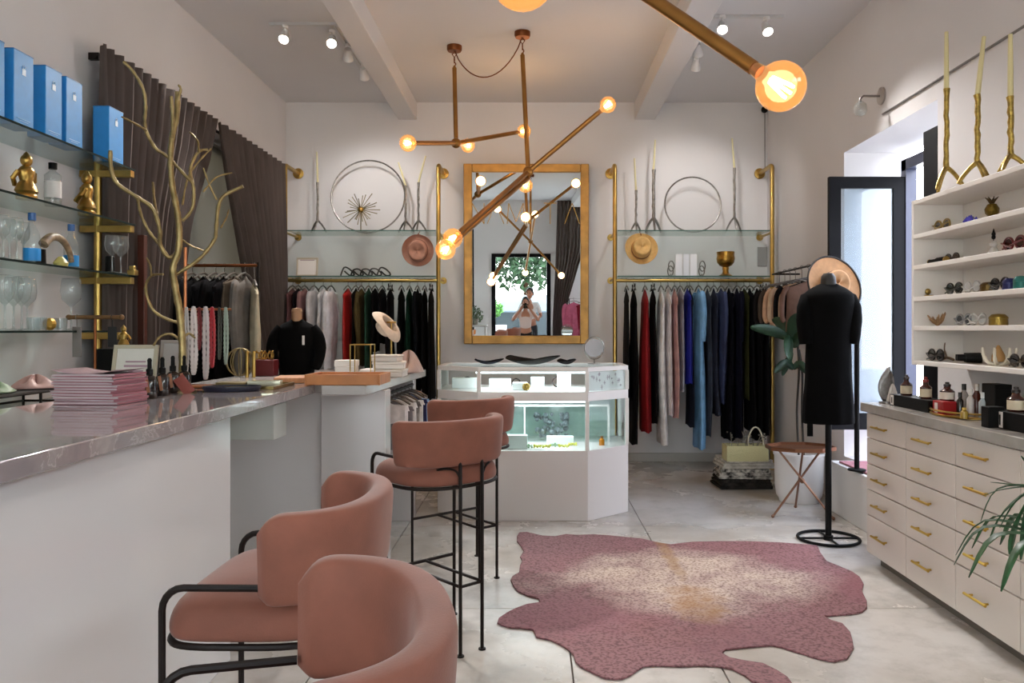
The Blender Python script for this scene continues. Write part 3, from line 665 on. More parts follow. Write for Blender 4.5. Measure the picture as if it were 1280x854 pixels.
solo('pendant_cord', MB().tube([a.lerp(b, i/16)+Vector((0, 0, -.27*(4*(i/16)*(1-i/16))**.8)) for i in range(17)], .005, 6), BRONZE, 'thin cord swagging between the two ceiling canopies of the brass chandeliers', 'cord')

# track lights
def spot(label, loc, aim, lit, energy=48, track=None):
    t = thing('spotlight', label, 'spotlight', loc); d = (Vector(aim)-Vector(loc)).normalized(); rot = d.to_track_quat('Z', 'Y').to_matrix()
    MB().tube([(0, 0, .08), (0, 0, 0)], .008).lathe([(0, 0), (.025, 0), (.025, .02), (0, .02)], 14, (0, 0, .06)).obj('stem', WHITE, t)
    MB().lathe([(0, -.05), (.025, -.05), (.04, .03), (.042, .05), (.036, .05), (.034, .03), (0, .02)], 20, (0, 0, 0), (1, 1), rot).obj('head', M('#d8d6d4', .4), t)
    MB().lathe([(0, .042), (.034, .042)], 16, (0, 0, 0), (1, 1), rot).obj('lens', M('#fff6ea', emit=26 if lit else 0), t)
    if lit: light('spot_light', 'SPOT', tuple(Vector(loc)+d*.07), energy*4, (1, .97, .95), rot=d.to_track_quat('-Z', 'Y').to_euler(), spot_size=R(75), spot_blend=.8, shadow_soft_size=.04)
spot('left lit white spotlight on the ceiling track nearest the left wall', PX(356, 45, 6.05), (-1.9, 4.2, 1.2), True)
spot('bright lit white spotlight on the left ceiling track beside the beam', PX(415, 51, 6.15), (-1.2, 3.6, 1.0), True)
spot('white spotlight behind the left ceiling track, turned to the back wall', PX(435, 68, 6.45), (-1.9, 8.2, 2.1), True, 8)
spot('white spotlight on the left of the ceiling, farthest back, turned to the wall', PX(455, 92, 6.9), (-1.5, 8.2, 2.4), True, 8)
spot('bright lit white spotlight right of the right-hand beam', PX(903, 33, 5.95), (.9, 3.8, 1.0), True)
spot('lit white spotlight at the right end of the right ceiling track', PX(958, 35, 5.95), (2.0, 4.2, 1.0), True)
spot('white spotlight hanging by the right beam, upper one of the pair', PX(872, 62, 6.4), (1.9, 8.2, 2.0), True, 8)
spot('white spotlight hanging by the right beam, lower one of the pair', PX(870, 80, 6.8), (1.5, 8.2, 2.4), True, 8)
solo('lighting_track', MB().box(-2.02, -1.45, 6.09, 6.12, 3.68, 3.70).box(-1.56, -1.53, 6.121, 7.2, 3.68, 3.70), M('#cfcdcb', .5), 'white L-shaped lighting track on the ceiling left of the beam', 'lighting track')
solo('lighting_track', MB().box(1.30, 1.85, 5.94, 5.97, 3.68, 3.70).box(1.27, 1.30, 5.94, 7.1, 3.68, 3.70), M('#cfcdcb', .5), 'white lighting track on the ceiling right of the right-hand beam', 'lighting track')

# ================================================================== PIPE RACKS on the back wall
def pipe_rack(label, x0, x1):
    YP, t = 7.8, thing('pipe_rack', label, 'clothes rack', (x0, 7.8, 0)); w = x1-x0; r = .021
    for x in (0, w):
        MB().tube([(x, 0, 0), (x, 0, 2.93), (x, .012, 2.955), (x, .035, 2.965), (x, .435, 2.965)], r, 14).obj('upright', GOLDB, t)
        MB().lathe([(0, 0), (.055, 0), (.055, .012), (.03, .018), (.03, .03), (0, .03)], 20, (x, .44, 2.965), (1, 1), Matrix.Rotation(R(90), 3, 'X')).obj('flange', GOLD, t)
        MB().lathe([(.0, -.0), (.05, 0), (.05, .012), (0, .012)], 20, (x, 0, 0)).obj('foot', GOLD, t)
        for z in (2.307, 1.862):
            MB().tube([(x, 0, z), (x, .42, z)], .013, 10).lathe([(0, 0), (.035, 0), (.035, .01), (0, .01)], 16, (x, .435, z), (1, 1), Matrix.Rotation(R(90), 3, 'X')).obj('bracket', GOLDB, t)
    for z in (2.32, 1.875):
        g = MB().box(.024, w-.024, -.01, .42, z-.001, z+.009).obj('glass_shelf', GLS, t, smooth=False)
        MB().box(.024, w-.024, -.0125, -.0102, z-.001, z+.009).obj('edge', M('#4b6a61', .9), g, smooth=False)
    MB().tube([(0, 0, 1.838), (w, 0, 1.838)], .017, 12).obj('hanging_rail', GOLDB, t)
    return t
rackL = pipe_rack('gold pipe clothes rack with glass shelves left of the mirror', -2.43, -.936)
rackR = pipe_rack('gold pipe clothes rack with glass shelves right of the mirror', .785, 2.318)

# ================================================================== GARMENTS
HG = M('#6d6762', .4, .5); HW = M('#a98a63', .5)
def garment(label, x, y, zr, zb, w, hexc, kind='dress', cat='garment', name=None, depth=.2, rz=0, seed=0, rough=.9, group=None, sleeve=False, hex2=None, sheen=0, hook=True, shoulder=.07, rail_r=.02, straps=False, extra=None):
    rd = random.Random(seed*31+int(x*1000)); t = thing(name or kind, label, cat, (x, y, zr), rz, group)
    mt = M(hexc, rough, var=.14, scale=12, sheen=sheen, hex2=hex2, bump=.1, bscale=40)
    zt = -shoulder; zz = zb-zr; Lh = zt-zz; ph = rd.uniform(0, 6); k1 = rd.choice([3, 4, 5]); amp = rd.uniform(.12, .22)
    rows = []
    for t_ in [0, .02, .05, .09, .14, .2, .28, .36, .45, .55, .65, .75, .85, .93, 1]:
        if kind == 'dress':
            wd = (.25 if t_ == 0 else (.55 if t_ < .03 else (.9 if t_ < .07 else (1.0 if t_ < .12 else (.82 if t_ < .3 else .82+.3*(t_-.3))))))*depth
            th = (.12 if t_ == 0 else (.22 if t_ < .03 else (.4 if t_ < .06 else min(1, .5+t_*.9))))*w/2
        else:
            wd = (.28 if t_ == 0 else (.75 if t_ < .03 else (1.0 if t_ < .12 else .92)))*depth; th = (.15 if t_ == 0 else (.35 if t_ < .03 else min(1, .55+t_)))*w/2
        rows.append((t_, wd, th))
    sw = rd.uniform(-.02, .02); n = 30
    def fn(u, v):
        i = min(len(rows)-1, int(round(v*(len(rows)-1)))); t_, wd, th = rows[i]; a = 2*pi*u
        f = 1+amp*min(1, t_*2.5)*(cos(k1*2*a+ph+t_*1.3)+.5*cos(k1*3*a+2*ph))
        xx = th*cos(a)*f+sw*t_*sin(t_*5+ph); yy = wd*sin(a)*(1+.04*cos(5*a+ph)*t_)
        z = zt-Lh*t_-(.045*abs(sin(a)) if t_ < .12 else 0)+(.006*cos(4*a+ph) if t_ > .98 else 0)
        return (xx, yy, z)
    MB().grid(fn, n, len(rows), closed_u=True).obj('cloth', mt, t)
    if sleeve:
        for s in (-1, 1):
            ps = [(0, s*depth*.85, zt-.05), (sw*.3, s*depth*1.08, zt-.12), (rd.uniform(-.01, .01), s*depth*1.12, zt-.28), (rd.uniform(-.02, .02), s*depth*1.02, zt-min(.52, Lh*.8))]
            MB().tube(smoothpath(ps, 3), [w*.22]+[w*.30]*4+[w*.30]*4+[w*.26], 8).obj('sleeve', mt, t)
    if straps:
        m = MB()
        for s in (-.1, .1): m.tube([(0, s, zt+.035), (0, s*.9, zt-.03)], .006, 5)
        m.obj('strap', mt, t)
    if hook:
        h = MB(); h.tube([(0, -depth*.82, zt-.028), (0, -depth*.4, zt+.005), (0, 0, zt+.02), (0, depth*.4, zt+.005), (0, depth*.82, zt-.028)], .007, 6)
        h.tube([(0, 0, zt+.02), (0, 0, -.028)]+[(0, (rail_r+.004)*sin(a), (rail_r+.004)*cos(a)) for a in [R(180), R(140), R(100), R(60), R(20), R(-20), R(-50)]], .0025, 5)
        h.obj('hanger', HG, t)
    if extra: extra(t, zt, Lh, w, depth)
    return t
def rg(px, pyb, wpx, hexc, label, kind='dress', sleeve=False, grp='garments on the right gold rail', pyt=358, Y=7.8, zr=1.838, **kw):
    x = (px-668)*Y/1000; Yf = Y-.18; zb = CH-(pyb-412)*Yf/1000; w = wpx*Y/1000*.80
    cat = {'dress': 'dress', 'top': 'top', 'jumpsuit': 'jumpsuit', 'skirt': 'skirt', 'jacket': 'jacket', 'blouse': 'blouse', 'coat': 'coat'}[kind]
    return garment(label, x, Y, zr, zb, w, hexc, 'dress' if kind in ('dress', 'jumpsuit', 'skirt') else 'top', cat, kind, sleeve=sleeve, group=grp, seed=px, **kw)
rg(783, 500, 7, '#100f12', 'thin black dress at the very left end of the right gold rail')
rg(792, 556, 13, '#0b0b0d', 'long black dress just left of the red dress on the right gold rail', straps=True)
rg(806, 541, 15, '#8e0a12', 'long deep red dress on the right gold rail', rough=.7)
rg(816, 530, 9, '#0d0c10', 'black dress between the red dress and the white dress', straps=True)
rg(826, 557, 13, '#e9e6e6', 'long white dress hanging nearest the red dress', rough=.7)
rg(835, 520, 9, '#dcd4d3', 'shorter white lace dress beside the long white dress on the right rail', straps=True)
rg(843, 523, 8, '#c79c98', 'dusty pink slip dress right of the white dresses')
rg(850, 490, 7, '#8f8d97', 'pale grey top between the pink slip and the royal blue dress', 'top')
rg(859, 480, 12, '#141a80', 'royal blue dress on the right gold rail', rough=.6)
rg(862, 535, 6, '#1c2130', 'dark navy skirt hanging directly behind the royal blue dress', 'skirt')
rg(873, 562, 14, '#6f9fca', 'long pale blue dress, the lightest blue one on the right rail', rough=.7, sleeve=True)
rg(884, 546, 8, '#3b424e', 'slate grey dress directly right of the pale blue dress')
rg(892, 520, 10, '#282d3c', 'short grey blue knotted jumpsuit on the right rail', 'jumpsuit')
rg(901, 505, 10, '#3b4463', 'faded denim blue blouse with sleeves on the right rail', 'blouse', sleeve=True)
rg(911, 551, 12, '#0a0b14', 'long dark navy dress left of centre in the dark group on the right rail')
rg(921, 549, 12, '#0e1020', 'second long navy dress with sleeves in the dark group on the right rail', sleeve=True)
rg(930, 500, 7, '#33361c', 'dark olive top among the navy and black dresses', 'top')
rg(937, 540, 11, '#0a0b10', 'long black dress right of the olive top')
rg(946, 552, 11, '#08090c', 'long black dress in the middle of the black group by the rack upright', sleeve=True)
rg(954, 545, 10, '#0c0c10', 'last long black dress against the right upright of the rail', straps=True)
GLf = 'garments on the left gold rail'
rg(366, 430, 9, '#6e4b4c', 'mauve brown blouse at the left end of the left gold rail', 'blouse', grp=GLf)
rg(373, 420, 4, '#221b1f', 'thin dark top between the two mauve blouses', 'top', grp=GLf)
rg(381, 445, 10, '#93706f', 'dusty mauve blouse left of the white shirts', 'blouse', sleeve=True, grp=GLf)
rg(393, 455, 11, '#cfccce', 'soft white shirt nearest the mauve blouses on the left rail', 'blouse', grp=GLf, sleeve=True)
rg(404, 460, 9, '#e6e5e8', 'bright white shirt in the middle of the white group on the left rail', 'blouse', grp=GLf)
rg(414, 462, 12, '#dfe0e6', 'white shirt nearest the red top on the left rail', 'blouse', grp=GLf, sleeve=True)
rg(435, 457, 11, '#ad1a14', 'bright red top hanging alone after the white shirts', 'top', grp=GLf, rough=.6)
rg(445, 450, 5, '#15110f', 'thin black top between the red and the olive brown ones', 'top', grp=GLf)
rg(452, 458, 10, '#4d4127', 'olive brown top on the left gold rail', 'top', grp=GLf, sleeve=True)
rg(461, 462, 6, '#2c4a3c', 'muted green top right of the olive brown top', 'top', grp=GLf)
rg(469, 440, 9, '#0e0d0f', 'black top above the cream hat, first of the black group', 'top', grp=GLf)
rg(478, 430, 9, '#0b0a0d', 'black blouse above the cream hat, second of the black group', 'blouse', grp=GLf)
rg(488, 450, 9, '#121116', 'black dress above the cream hat, third of the black group', grp=GLf, straps=True)
rg(502, 480, 10, '#0b0c0e', 'long black dress just left of the dark green dress', grp=GLf)
rg(512, 485, 11, '#0e2c20', 'dark bottle green dress on the left gold rail', grp=GLf)
rg(522, 490, 10, '#0b0d12', 'black dress just right of the dark green dress', grp=GLf, sleeve=True)
rg(531, 495, 9, '#09090b', 'black dress second from the right upright of the left rail', grp=GLf)
rg(539, 500, 9, '#060608', 'black dress nearest the right upright of the left rail', grp=GLf, straps=True)
# garments under the display counter
for px, Y, pyb, wd, hx, kd, lb in ((494, 4.85, 528, 9, '#dcd8d6', 'top', 'white top hanging first under the display counter end'), (502, 5.0, 560, 6, '#7b7678', 'top', 'grey top hanging under the display counter beside the first white top'), (507, 5.12, 535, 7, '#e1dedb', 'top', 'second white top hanging under the display counter'), (514, 5.25, 540, 8, '#a29a92', 'blouse', 'speckled grey and white blouse hanging under the display counter'), (521, 5.38, 540, 9, '#d9d6d3', 'blouse', 'off-white blouse hanging under the display counter before the navy one'), (528, 5.5, 545, 5, '#27284a', 'top', 'navy top hanging under the display counter'), (533, 5.6, 548, 8, '#8fb0d6', 'top', 'pale blue top hanging last under the display counter')):
    garment(lb, -.895+.039*(Y-4.63), Y, .97, CH-(pyb-412)*Y/1000, .075, hx, 'top', kd, kd, depth=.13, rz=R(90), group='garments under the display counter', seed=px, rail_r=.009, shoulder=.05, hex2='#3c3a3a' if 'speckled' in lb else None)
# black garments on a rail in front of the window
t = thing('clothes_rail', 'free-standing dark metal clothes rail in front of the curtained window', 'clothes rail', (-2.42, 5.5, 0))
COP = M('#b0714c', .3, 1)
for x in (0, .52): MB().tube([(x, 0, 0), (x, 0, 1.82)], .011).obj('upright', BLKM, t); MB().tube([(x, -.2, .012), (x, .2, .012)], .012).obj('foot', BLKM, t)
MB().tube([(0, 0, 1.80), (.52, 0, 1.80)], .011).obj('hanging_rail', BRONZE, t)
for k, (x, hx, lb, zb, sl) in enumerate(((-2.35, '#0b0a0c', 'black coat at the left end of the copper rail behind the gold branch sculpture', .75, 1), (-2.27, '#0e0c0f', 'black jacket second from the left on the dark free-standing rail', .95, 0), (-2.19, '#0a090b', 'black dress in the middle of the dark free-standing rail', .7, 1), (-2.13, '#141012', 'black blouse right of the middle on the dark free-standing rail', .9, 0), (-2.06, '#5f5348', 'taupe waistcoat on the dark free-standing rail', 1.35, 0), (-1.99, '#6b6661', 'long grey cardigan at the right end of the dark free-standing rail', .8, 1))):
    garment(lb, x, 5.5, 1.80, zb, .09, hx, 'top', 'garment', 'garment', depth=.2, group='garments on the dark free-standing rail', seed=k, sleeve=bool(sl), rail_r=.014)
garment('cream-trimmed grey wrap hanging beside the dark free-standing rail by the curtain', -1.925, 5.5, 1.80, .9, .07, '#b6ab93', 'top', 'garment', 'wrap', depth=.17, rz=R(25), group='garments on the dark free-standing rail', seed=33, rail_r=.014, shoulder=.12)
# coats on right wall rail
t = thing('wall_rail', 'thin wall-mounted rail for coats left of the open window', 'clothes rail', (2.16, 6.25, 0))
MB().tube([(0, 0, 1.86), (0, 1.0, 1.86)], .008).obj('hanging_rail', BLKM, t)
for y in (.03, .97): MB().tube([(0, y, 1.86), (.235, y, 1.86)], .008).obj('bracket', BLKM, t)
for k, (y, hx, lb) in enumerate(((7.05, '#1b191b', 'black jacket farthest back on the wall coat rail'), (6.9, '#4a4039', 'dark taupe coat second from the back on the wall coat rail'), (6.76, '#c7a184', 'tan coat on the wall coat rail beside the straw hat'), (6.62, '#c5a98f', 'pale camel jacket right behind the black coat on the wall coat rail'), (6.46, '#0f0e10', 'black coat in front of the tan ones on the wall coat rail'), (6.3, '#75594d', 'brown jacket nearest the viewer on the wall coat rail'))):
    garment(lb, 2.16, y, 1.86, 1.34, .07, hx, 'top', 'coat' if 'coat' in lb else 'jacket', 'coat' if 'coat' in lb else 'jacket', depth=.19, rz=R(90), group='coats on the wall rail', seed=50+k, sleeve=True, rail_r=.011, shoulder=.11)

# ================================================================== BRANCH CANDLESTICKS
def candlestick(label, X, Y, zb, h, hc, mat, lean=(0, 0), feet=.09, rs=.011, seed=0, cand='#d9cfa0', group=None, rz=0, cr_=.010):
    rd = random.Random(seed); t = thing('candlestick', label, 'candlestick', (X, Y, zb), rz, group)
    hub = .22*h
    st = [(0, 0, hub)]; rr = [rs*1.25]; n = 12
    for i in range(1, n+1): st.append((rd.uniform(-.003, .003), rd.uniform(-.003, .003), hub+(h-hub)*i/n)); rr.append(rs*(1+.22*(i % 2)*rd.random()))
    rr[-1] = rs*1.35; MB().tube(st, rr, 10).obj('stem', mat, t)
    for k in range(3):
        a = 2*pi*k/3+.5; c, s_ = cos(a), sin(a)
        MB().tube(smoothpath([(0, 0, hub+.01), (feet*.35*c, feet*.35*s_, hub*.85), (feet*.75*c, feet*.75*s_, hub*.42), (feet*c, feet*s_, .006)]), [rs*1.1, rs, rs*.95, rs*.9, rs*.9, rs*.85, rs*.85, rs*.8, rs*.8, rs*.8, rs*.75, rs*.7, rs*.6], 8).obj('foot', mat, t)
    MB().tube([(0, 0, h), (lean[0]*.5, lean[1]*.5, h+hc*.5), (lean[0], lean[1], h+hc)], [cr_*1.05, cr_*.95, cr_*.75], 12).obj('candle', M(cand, .5, sheen=.05), t)
    return t
ZU, ZLo = 2.3295, 1.8845
def cs(label, px, pyh, pyc, lean, seed, Y=8.0, **kw):
    X = (px-668)*Y/1000; zh = CH-(pyh-412)*Y/1000; zc = CH-(pyc-412)*Y/1000
    return candlestick(label, X, Y, ZU, zh-ZU, zc-zh, SILVER, (lean*Y/1000, 0), seed=seed, **kw)
Gc = 'silver branch candlesticks on the rack shelves'
cs('silver branch candlestick at the left end of the left rack, left of the hoop', 397, 228, 190, -1, 1, group=Gc)
cs('short silver branch candlestick with candle leaning left, right of the large hoop', 507, 232, 203, -9, 2, group=Gc)
cs('silver branch candlestick with candle leaning right beside the left rack upright', 523, 228, 195, 9, 3, group=Gc)
cs('shortest silver branch candlestick at the left end of the right rack', 795, 238, 198, -2, 4, group=Gc, feet=.06)
cs('tallest silver branch candlestick on the right rack, second from the left', 817, 212, 175, 2, 5, group=Gc, rs=.015)
cs('silver branch candlestick at the right end of the right rack above the gold goblet', 918, 210, 173, -3, 6, group=Gc)
BC = M('#a98f4c', .33, 1, var=.3, scale=50, bump=.4, bscale=120)
for px, Y, ph, pc, pb, ln, lb, sd in ((1183, 4.16, 111, 40, 240, 0, 'gold branch candlestick at the left end of the top shelf on the right', 1), (1222, 3.93, 118, 48, 228, -.03, 'gold branch candlestick with leaning candle, middle of the three on the right top shelf', 2), (1263, 3.68, 121, 43, 218, 0, 'gold branch candlestick nearest the right edge of the photo', 3)):
    X = (px-668)*Y/1000; zh = CH-(ph-412)*Y/1000; zc = CH-(pc-412)*Y/1000
    candlestick(lb, X, Y, 2.0755, zh-2.0755, zc-zh, BC, (ln, 0), feet=.085, rs=.0125, seed=sd, cand='#d8cb98', rz=sd*1.1, cr_=.0125, group='gold candlesticks on the right shelves')

# hoops, starburst, hats etc. on racks
def hoop(label, px, py, r_px, Y, mat):
    r = r_px*Y/1000; z = ZU+r+.004
    solo('hoop', MB().tube([(r*cos(a*pi/32), .12*r*sin(a*pi/32)+0, r*sin(a*pi/32)) for a in range(64)], .008, 8, closed=True), mat, label, 'hoop', ((px-668)*Y/1000, Y, z))
hoop('large thin metal hoop standing on the left rack, behind the starburst', 460, 250, 46, 8.08, SILVER)
hoop('thin metal hoop standing on the right rack between the candlesticks', 866, 249, 35, 8.03, SILVER)
t = thing('starburst', 'gold starburst ornament standing in front of the large hoop', 'ornament', (PX(451, 262, 7.9)))
rd = random.Random(5); MB().ball((0, 0, 0), .028, 14, 10).obj('core', GOLD, t)
for k in range(26):
    a = 2*pi*k/26+rd.uniform(-.05, .05); e = rd.uniform(-.7, .7); l = rd.choice([.19, .15, .17, .12]); d = Vector((cos(a)*cos(e), sin(e)*.6, sin(a)*cos(e)))
    MB().tube([d*.02, d*l], [.0035, .0045], 5).ball(d*l, .006, 6, 4).obj('ray', M('#8f8468', .35, 1), t)
MB().tube([(0, 0, -.02), (0, 0, ZU-t.location.z+.005)], .005).lathe([(0, 0), (.06, 0), (.06, .006), (0, .008)], 20, (0, 0, ZU-t.location.z+.0005)).obj('stand', M('#8f8468', .35, 1), t)
# framed card
def frame(name, label, px0, px1, py0, py1, Y, mat_f, mat_c, cat='picture frame', zb=None, lean=8, rz=0, lines=None):
    w = (px1-px0)*Y/1000; h = (py1-py0)*Y/1000; X = ((px0+px1)/2-668)*Y/1000; zb = zb if zb is not None else CH-(py1-412)*Y/1000
    t = thing(name, label, cat, (X, Y, zb+.002), rz, rx=-R(lean))
    b = min(.018, w*.12); m = MB(); m.box(-w/2, w/2, -.008, .008, 0, b).box(-w/2, w/2, -.008, .008, h-b, h).box(-w/2, -w/2+b, -.008, .008, b, h-b).box(w/2-b, w/2, -.008, .008, b, h-b); m.obj('frame', mat_f, t, bevel=.002)
    MB().box(-w/2+b, w/2-b, -.003, .004, b, h-b).obj('card', mat_c, t, smooth=False)
    MB().box(-.02, .02, .008, .012, .01, h*.7, rot=Matrix.Rotation(R(16), 3, 'X'), c=(0, .01, h*.7)).obj('strut', mat_f, t)
    if lines:
        m = MB()
        for (u0, u1, v, th) in lines: m.box(-w/2+b+(w-2*b)*u0, -w/2+b+(w-2*b)*u1, -.0042, -.0031, h*v, h*v+th)
        tag(m.obj('print', M('#a4848f', .6), t, smooth=False), kind='stuff')
    return t
frame('picture_frame', 'small cream framed card at the left end of the lower left rack shelf', 370, 397, 312, 336, 7.95, M('#c9b9a4', .5), M('#efe6df', .6), zb=ZLo, lines=[(.1, .9, .85, .006)])
# silver coil
m = MB(); rd = random.Random(8)
for k in range(5):
    cx = -.18+k*.09; m.tube(smoothpath([(cx-.06, rd.uniform(-.04, .04), .008), (cx-.03, 0, .06+rd.random()*.03), (cx+.03, rd.uniform(-.04, .04), .07), (cx+.07, 0, .02), (cx+.02, .03, .012), (cx-.02, -.03, .05)]), .008, 6)
solo('wire_sculpture', m, M('#55524f', .35, 1), 'dark looping wire sculpture lying on the lower left rack shelf', 'sculpture', (-1.68, 7.95, ZLo+.003))
def hat(label, loc, hexc, r, rx, ry=0, rz=0, band='#4b3024', crown_r=.09, crown_h=.11, rim=None, droop=.015, name='hat', sc=1):
    t = thing(name, label, 'hat', loc, rz, rx=rx, ry=ry); mt = M(hexc, .8, var=.08, scale=30, bump=.15, bscale=200)
    c, q = crown_r, crown_h
    def fn(u, v):
        a = 2*pi*u; prof = [(0, q*.86), (.5*c, q*.9), (.8*c, q), (.93*c, q*.93), (c, q*.5), (1.04*c, .006), (1.1*c, 0), ((r+c)/2, .004), (r*.93, .012+droop*abs(cos(a))), (r, .02+droop*1.5*abs(cos(a)))]
        rr, z = prof[int(round(v*9))]; ec = 1.12 if rr < c*1.1 else 1.0+(1.12-1)*(1-(rr-c)/(r-c+1e-6))
        z -= (.03*max(0, 1-(rr/c))*(abs(cos(a))**2)) if rr < c*.85 else 0
        return (rr*cos(a), rr*sin(a)*ec, z)
    MB().grid(fn, 40, 10, closed_u=True).obj('felt' if 'felt' in label else 'straw', mt, t, solid=.004, sub=1)
    MB().grid(lambda u, v: (1.045*c*cos(2*pi*u), 1.045*c*1.12*sin(2*pi*u), .008+.028*v), 40, 2, closed_u=True).obj('band', M(band, .6), t, solid=.003)
    if rim: MB().tube([(r*cos(a*pi/24), r*sin(a*pi/24), .02+droop*1.5*abs(cos(a*pi/24))) for a in range(48)], .007, 6, closed=True).obj('rim', M(rim, .7), t)
    return t
hat('dusty rose felt hat hung at the right end of the lower left rack shelf', (PX(523, 313, 7.72)), '#b3826e', .155, R(98), ry=R(0), band='#5d3427')
hat('golden straw hat hung at the left end of the lower right rack shelf', (PX(801, 312, 7.72)), '#cda668', .16, R(74), ry=R(8), band='#7a4f2a')
for _x, _l in ((PX(523, 312, 7.72).x, 'rose felt'), (PX(801, 312, 7.72).x, 'golden straw')):
    solo('hat_hook', MB().tube([(0, .09, .045), (0, .075, .02), (0, .02, .015), (0, -.005, -.01), (0, -.03, -.02), (0, -.035, 0)], .003, 6), BRONZE, 'tiny hook under the upper glass shelf holding the %s hat' % _l, 'hook', (_x, 7.735, 2.285))
# brochure, rings, goblet on right lower shelf
t = thing('brochure', 'white folded brochure standing on the lower right rack shelf', 'brochure', (PX(858, 334, 7.95).x, 7.95, ZLo+.001))
for k in range(3):
    MB().box(-.107+k*.072, -.107+k*.072+.068, -.001, .001, 0, .225, rot=Matrix.Rotation(R(25 if k % 2 else -25), 3, 'Z')).obj('panel', M('#e9e9ee', .5), t, smooth=False)
for px, s, lb in ((838, -1, 'left'), (877, 1, 'right')):
    m = MB(); r = .05
    for k in range(2): m.tube([(.012*k+r*.55*cos(a*pi/10), .02*k, .055+.05*k+r*sin(a*pi/10)) for a in range(20)], .006, 6, closed=True)
    m.tube([(0, 0, .004), (0.006, .01, .02)], .01)
    solo('ring_stand', m, SILVER, 'small silver ring ornament directly %s of the white brochure' % lb, 'ornament', ((px-668)*7.95/1000, 7.95, ZLo+.002))
solo('goblet', MB().lathe([(0, 0), (.062, 0), (.066, .012), (.035, .03), (.028, .055), (.034, .085), (.03, .095), (.06, .11), (.083, .14), (.09, .18), (.084, .21), (.088, .245), (.082, .245), (.076, .21), (.08, .18), (.07, .14), (0, .12)], 28), M('#a9803c', .28, 1, var=.3, scale=20, bump=.3, bscale=60), 'hammered gold goblet on the lower right rack shelf', 'goblet', ((907-668)*7.95/1000, 7.95, ZLo+.001))
solo('wall_panel', MB().box(-.05, .05, -.012, 0, -.1, .1), M('#a19d9c', .5), 'grey thermostat panel on the back wall by the right rack upright', 'wall panel', (2.345, YB-.001, PX(952, 321, 8.24).z), bevel=.004)
t = thing('security_camera', 'small black camera with a cable in the top right corner of the back wall', 'camera', (2.36, 8.2, PX(957, 137, 8.2).z)); MB().ball((0, 0, 0), .035, 14, 10).box(-.02, .02, 0, .035, -.02, .02).obj('body', BLACK, t); MB().tube([(0.01, .03, -.03), (.012, .03, -.62)], .005, 6).obj('cable', M('#8b8786', .6), t)
solo('wall_cable', MB().tube([(2.393, 5.5, 2.84), (2.393, 4.5, 2.842), (2.393, -1.8, 2.845)], .007, 6), M('#7d7875', .6), 'thin grey cable run along the upper right wall', 'cable')
t = thing('wall_sconce', 'small glass wall lamp above the open window on the right wall', 'wall lamp', (2.399, 5.52, PX(1100, 119, 5.5).z))
MB().lathe([(0, 0), (.06, 0), (.06, .012), (0, .018)], 24, (0, 0, 0), (1, 1), Matrix.Rotation(R(-90), 3, 'Y')).obj('backplate', M('#b9b2ad', .35, .6), t)
MB().tube([(-.01, 0, 0), (-.13, 0, 0), (-.15, 0, -.02), (-.15, 0, -.045)], .008).obj('arm', M('#8b8480', .35, .8), t)
MB().lathe([(.02, -.04), (.04, -.06), (.045, -.1), (.035, -.13), (0, -.14)], 20, (-.15, 0, 0)).obj('shade', GLW, t)
# ================================================================== LEFT GLASS BAR SHELVES
SZ = [2.255, 1.945, 1.655, 1.345]; XF = -2.26
bs = thing('bar_shelf', 'glass bar shelves on gold brackets and poles along the left wall', 'shelf', (-2.4, 4.5, 0))
for y in (0, -1.9):
    MB().tube([(-.055, y, 1.0), (-.055, y, 2.33)], .021, 14).lathe([(0, 1.0), (.05, 1.0), (.05, 1.012), (0, 1.012)], 18, (-.055, y, 0)).obj('pole', GOLDB, bs)
for z in SZ[:3]:
    for y in (0, -1.9): MB().box(-.15, .14, y-.02, y+.02, z-.040, z-.0015).obj('bracket', GOLDB, bs, bevel=.003)
MB().box(-.15, .07, -.02, .02, SZ[3]-.04, SZ[3]-.0015).obj('bracket', GOLDB, bs, bevel=.003)
for k, z in enumerate(SZ):
    ye = .03 if k < 3 else -.25
    g = MB().box(-.155, .14, -2.4, ye, z, z+.010).obj('glass_shelf', GLS, bs, smooth=False)
    MB().box(.1402, .1425, -2.4, ye, z, z+.010).obj('edge', GEDGE, g, smooth=False)
def YX(px, X=-2.33): return X*1000/(px-668)
# blue boxes
BLU = M('#2b8bd0', .45, var=.04); 
def bluebox(label, y, x=-2.335, w=.088, d=.17, h=.33, rz=0):
    t = thing('gift_box', label, 'box', (x, y, SZ[0]+.0105), rz, 'blue boxes on the top bar shelf')
    MB().box(-w/2, w/2, -d/2, d/2, 0, h).obj('carton', BLU, t, bevel=.003)
    MB().box(-w/2-.0005, w/2+.0005, -d/2-.0005, d/2+.0005, h*.985, h+.002).obj('lid', M('#1f6fae', .5), t, bevel=.002)
    m = MB(); X = w/2+.0012; zc = h*.74
    m.box(X-.001, X, -.013, .013, zc-.014, zc+.014)
    m.tube([(X, .009*cos(a*pi/6), zc+.022+.007*sin(a*pi/6)) for a in range(12)], .0016, 4, closed=True)
    m.obj('emblem', M('#dfeefa', .4), t, smooth=False)
    m = MB(); m.box(X-.001, X, -.045, .045, h*.10, h*.108).box(X-.001, X, -.03, .03, h*.075, h*.082).obj('print', M('#9ccdf0', .5), t, smooth=False)
    return t
for yy, dd, lb in ((3.385, .15, 'blue carton box at the left edge of the top bar shelf, mostly cut off'), (3.59, .14, 'second blue carton box from the left on the top bar shelf'), (3.815, .13, 'third blue carton box from the left on the top bar shelf'), (3.985, .14, 'blue carton box last of the tight group of four on the top shelf')):
    bluebox(lb, yy, d=dd, h=.335)
bluebox('blue carton box alone at the far end of the top bar shelf', 4.385, d=.15, h=.30)
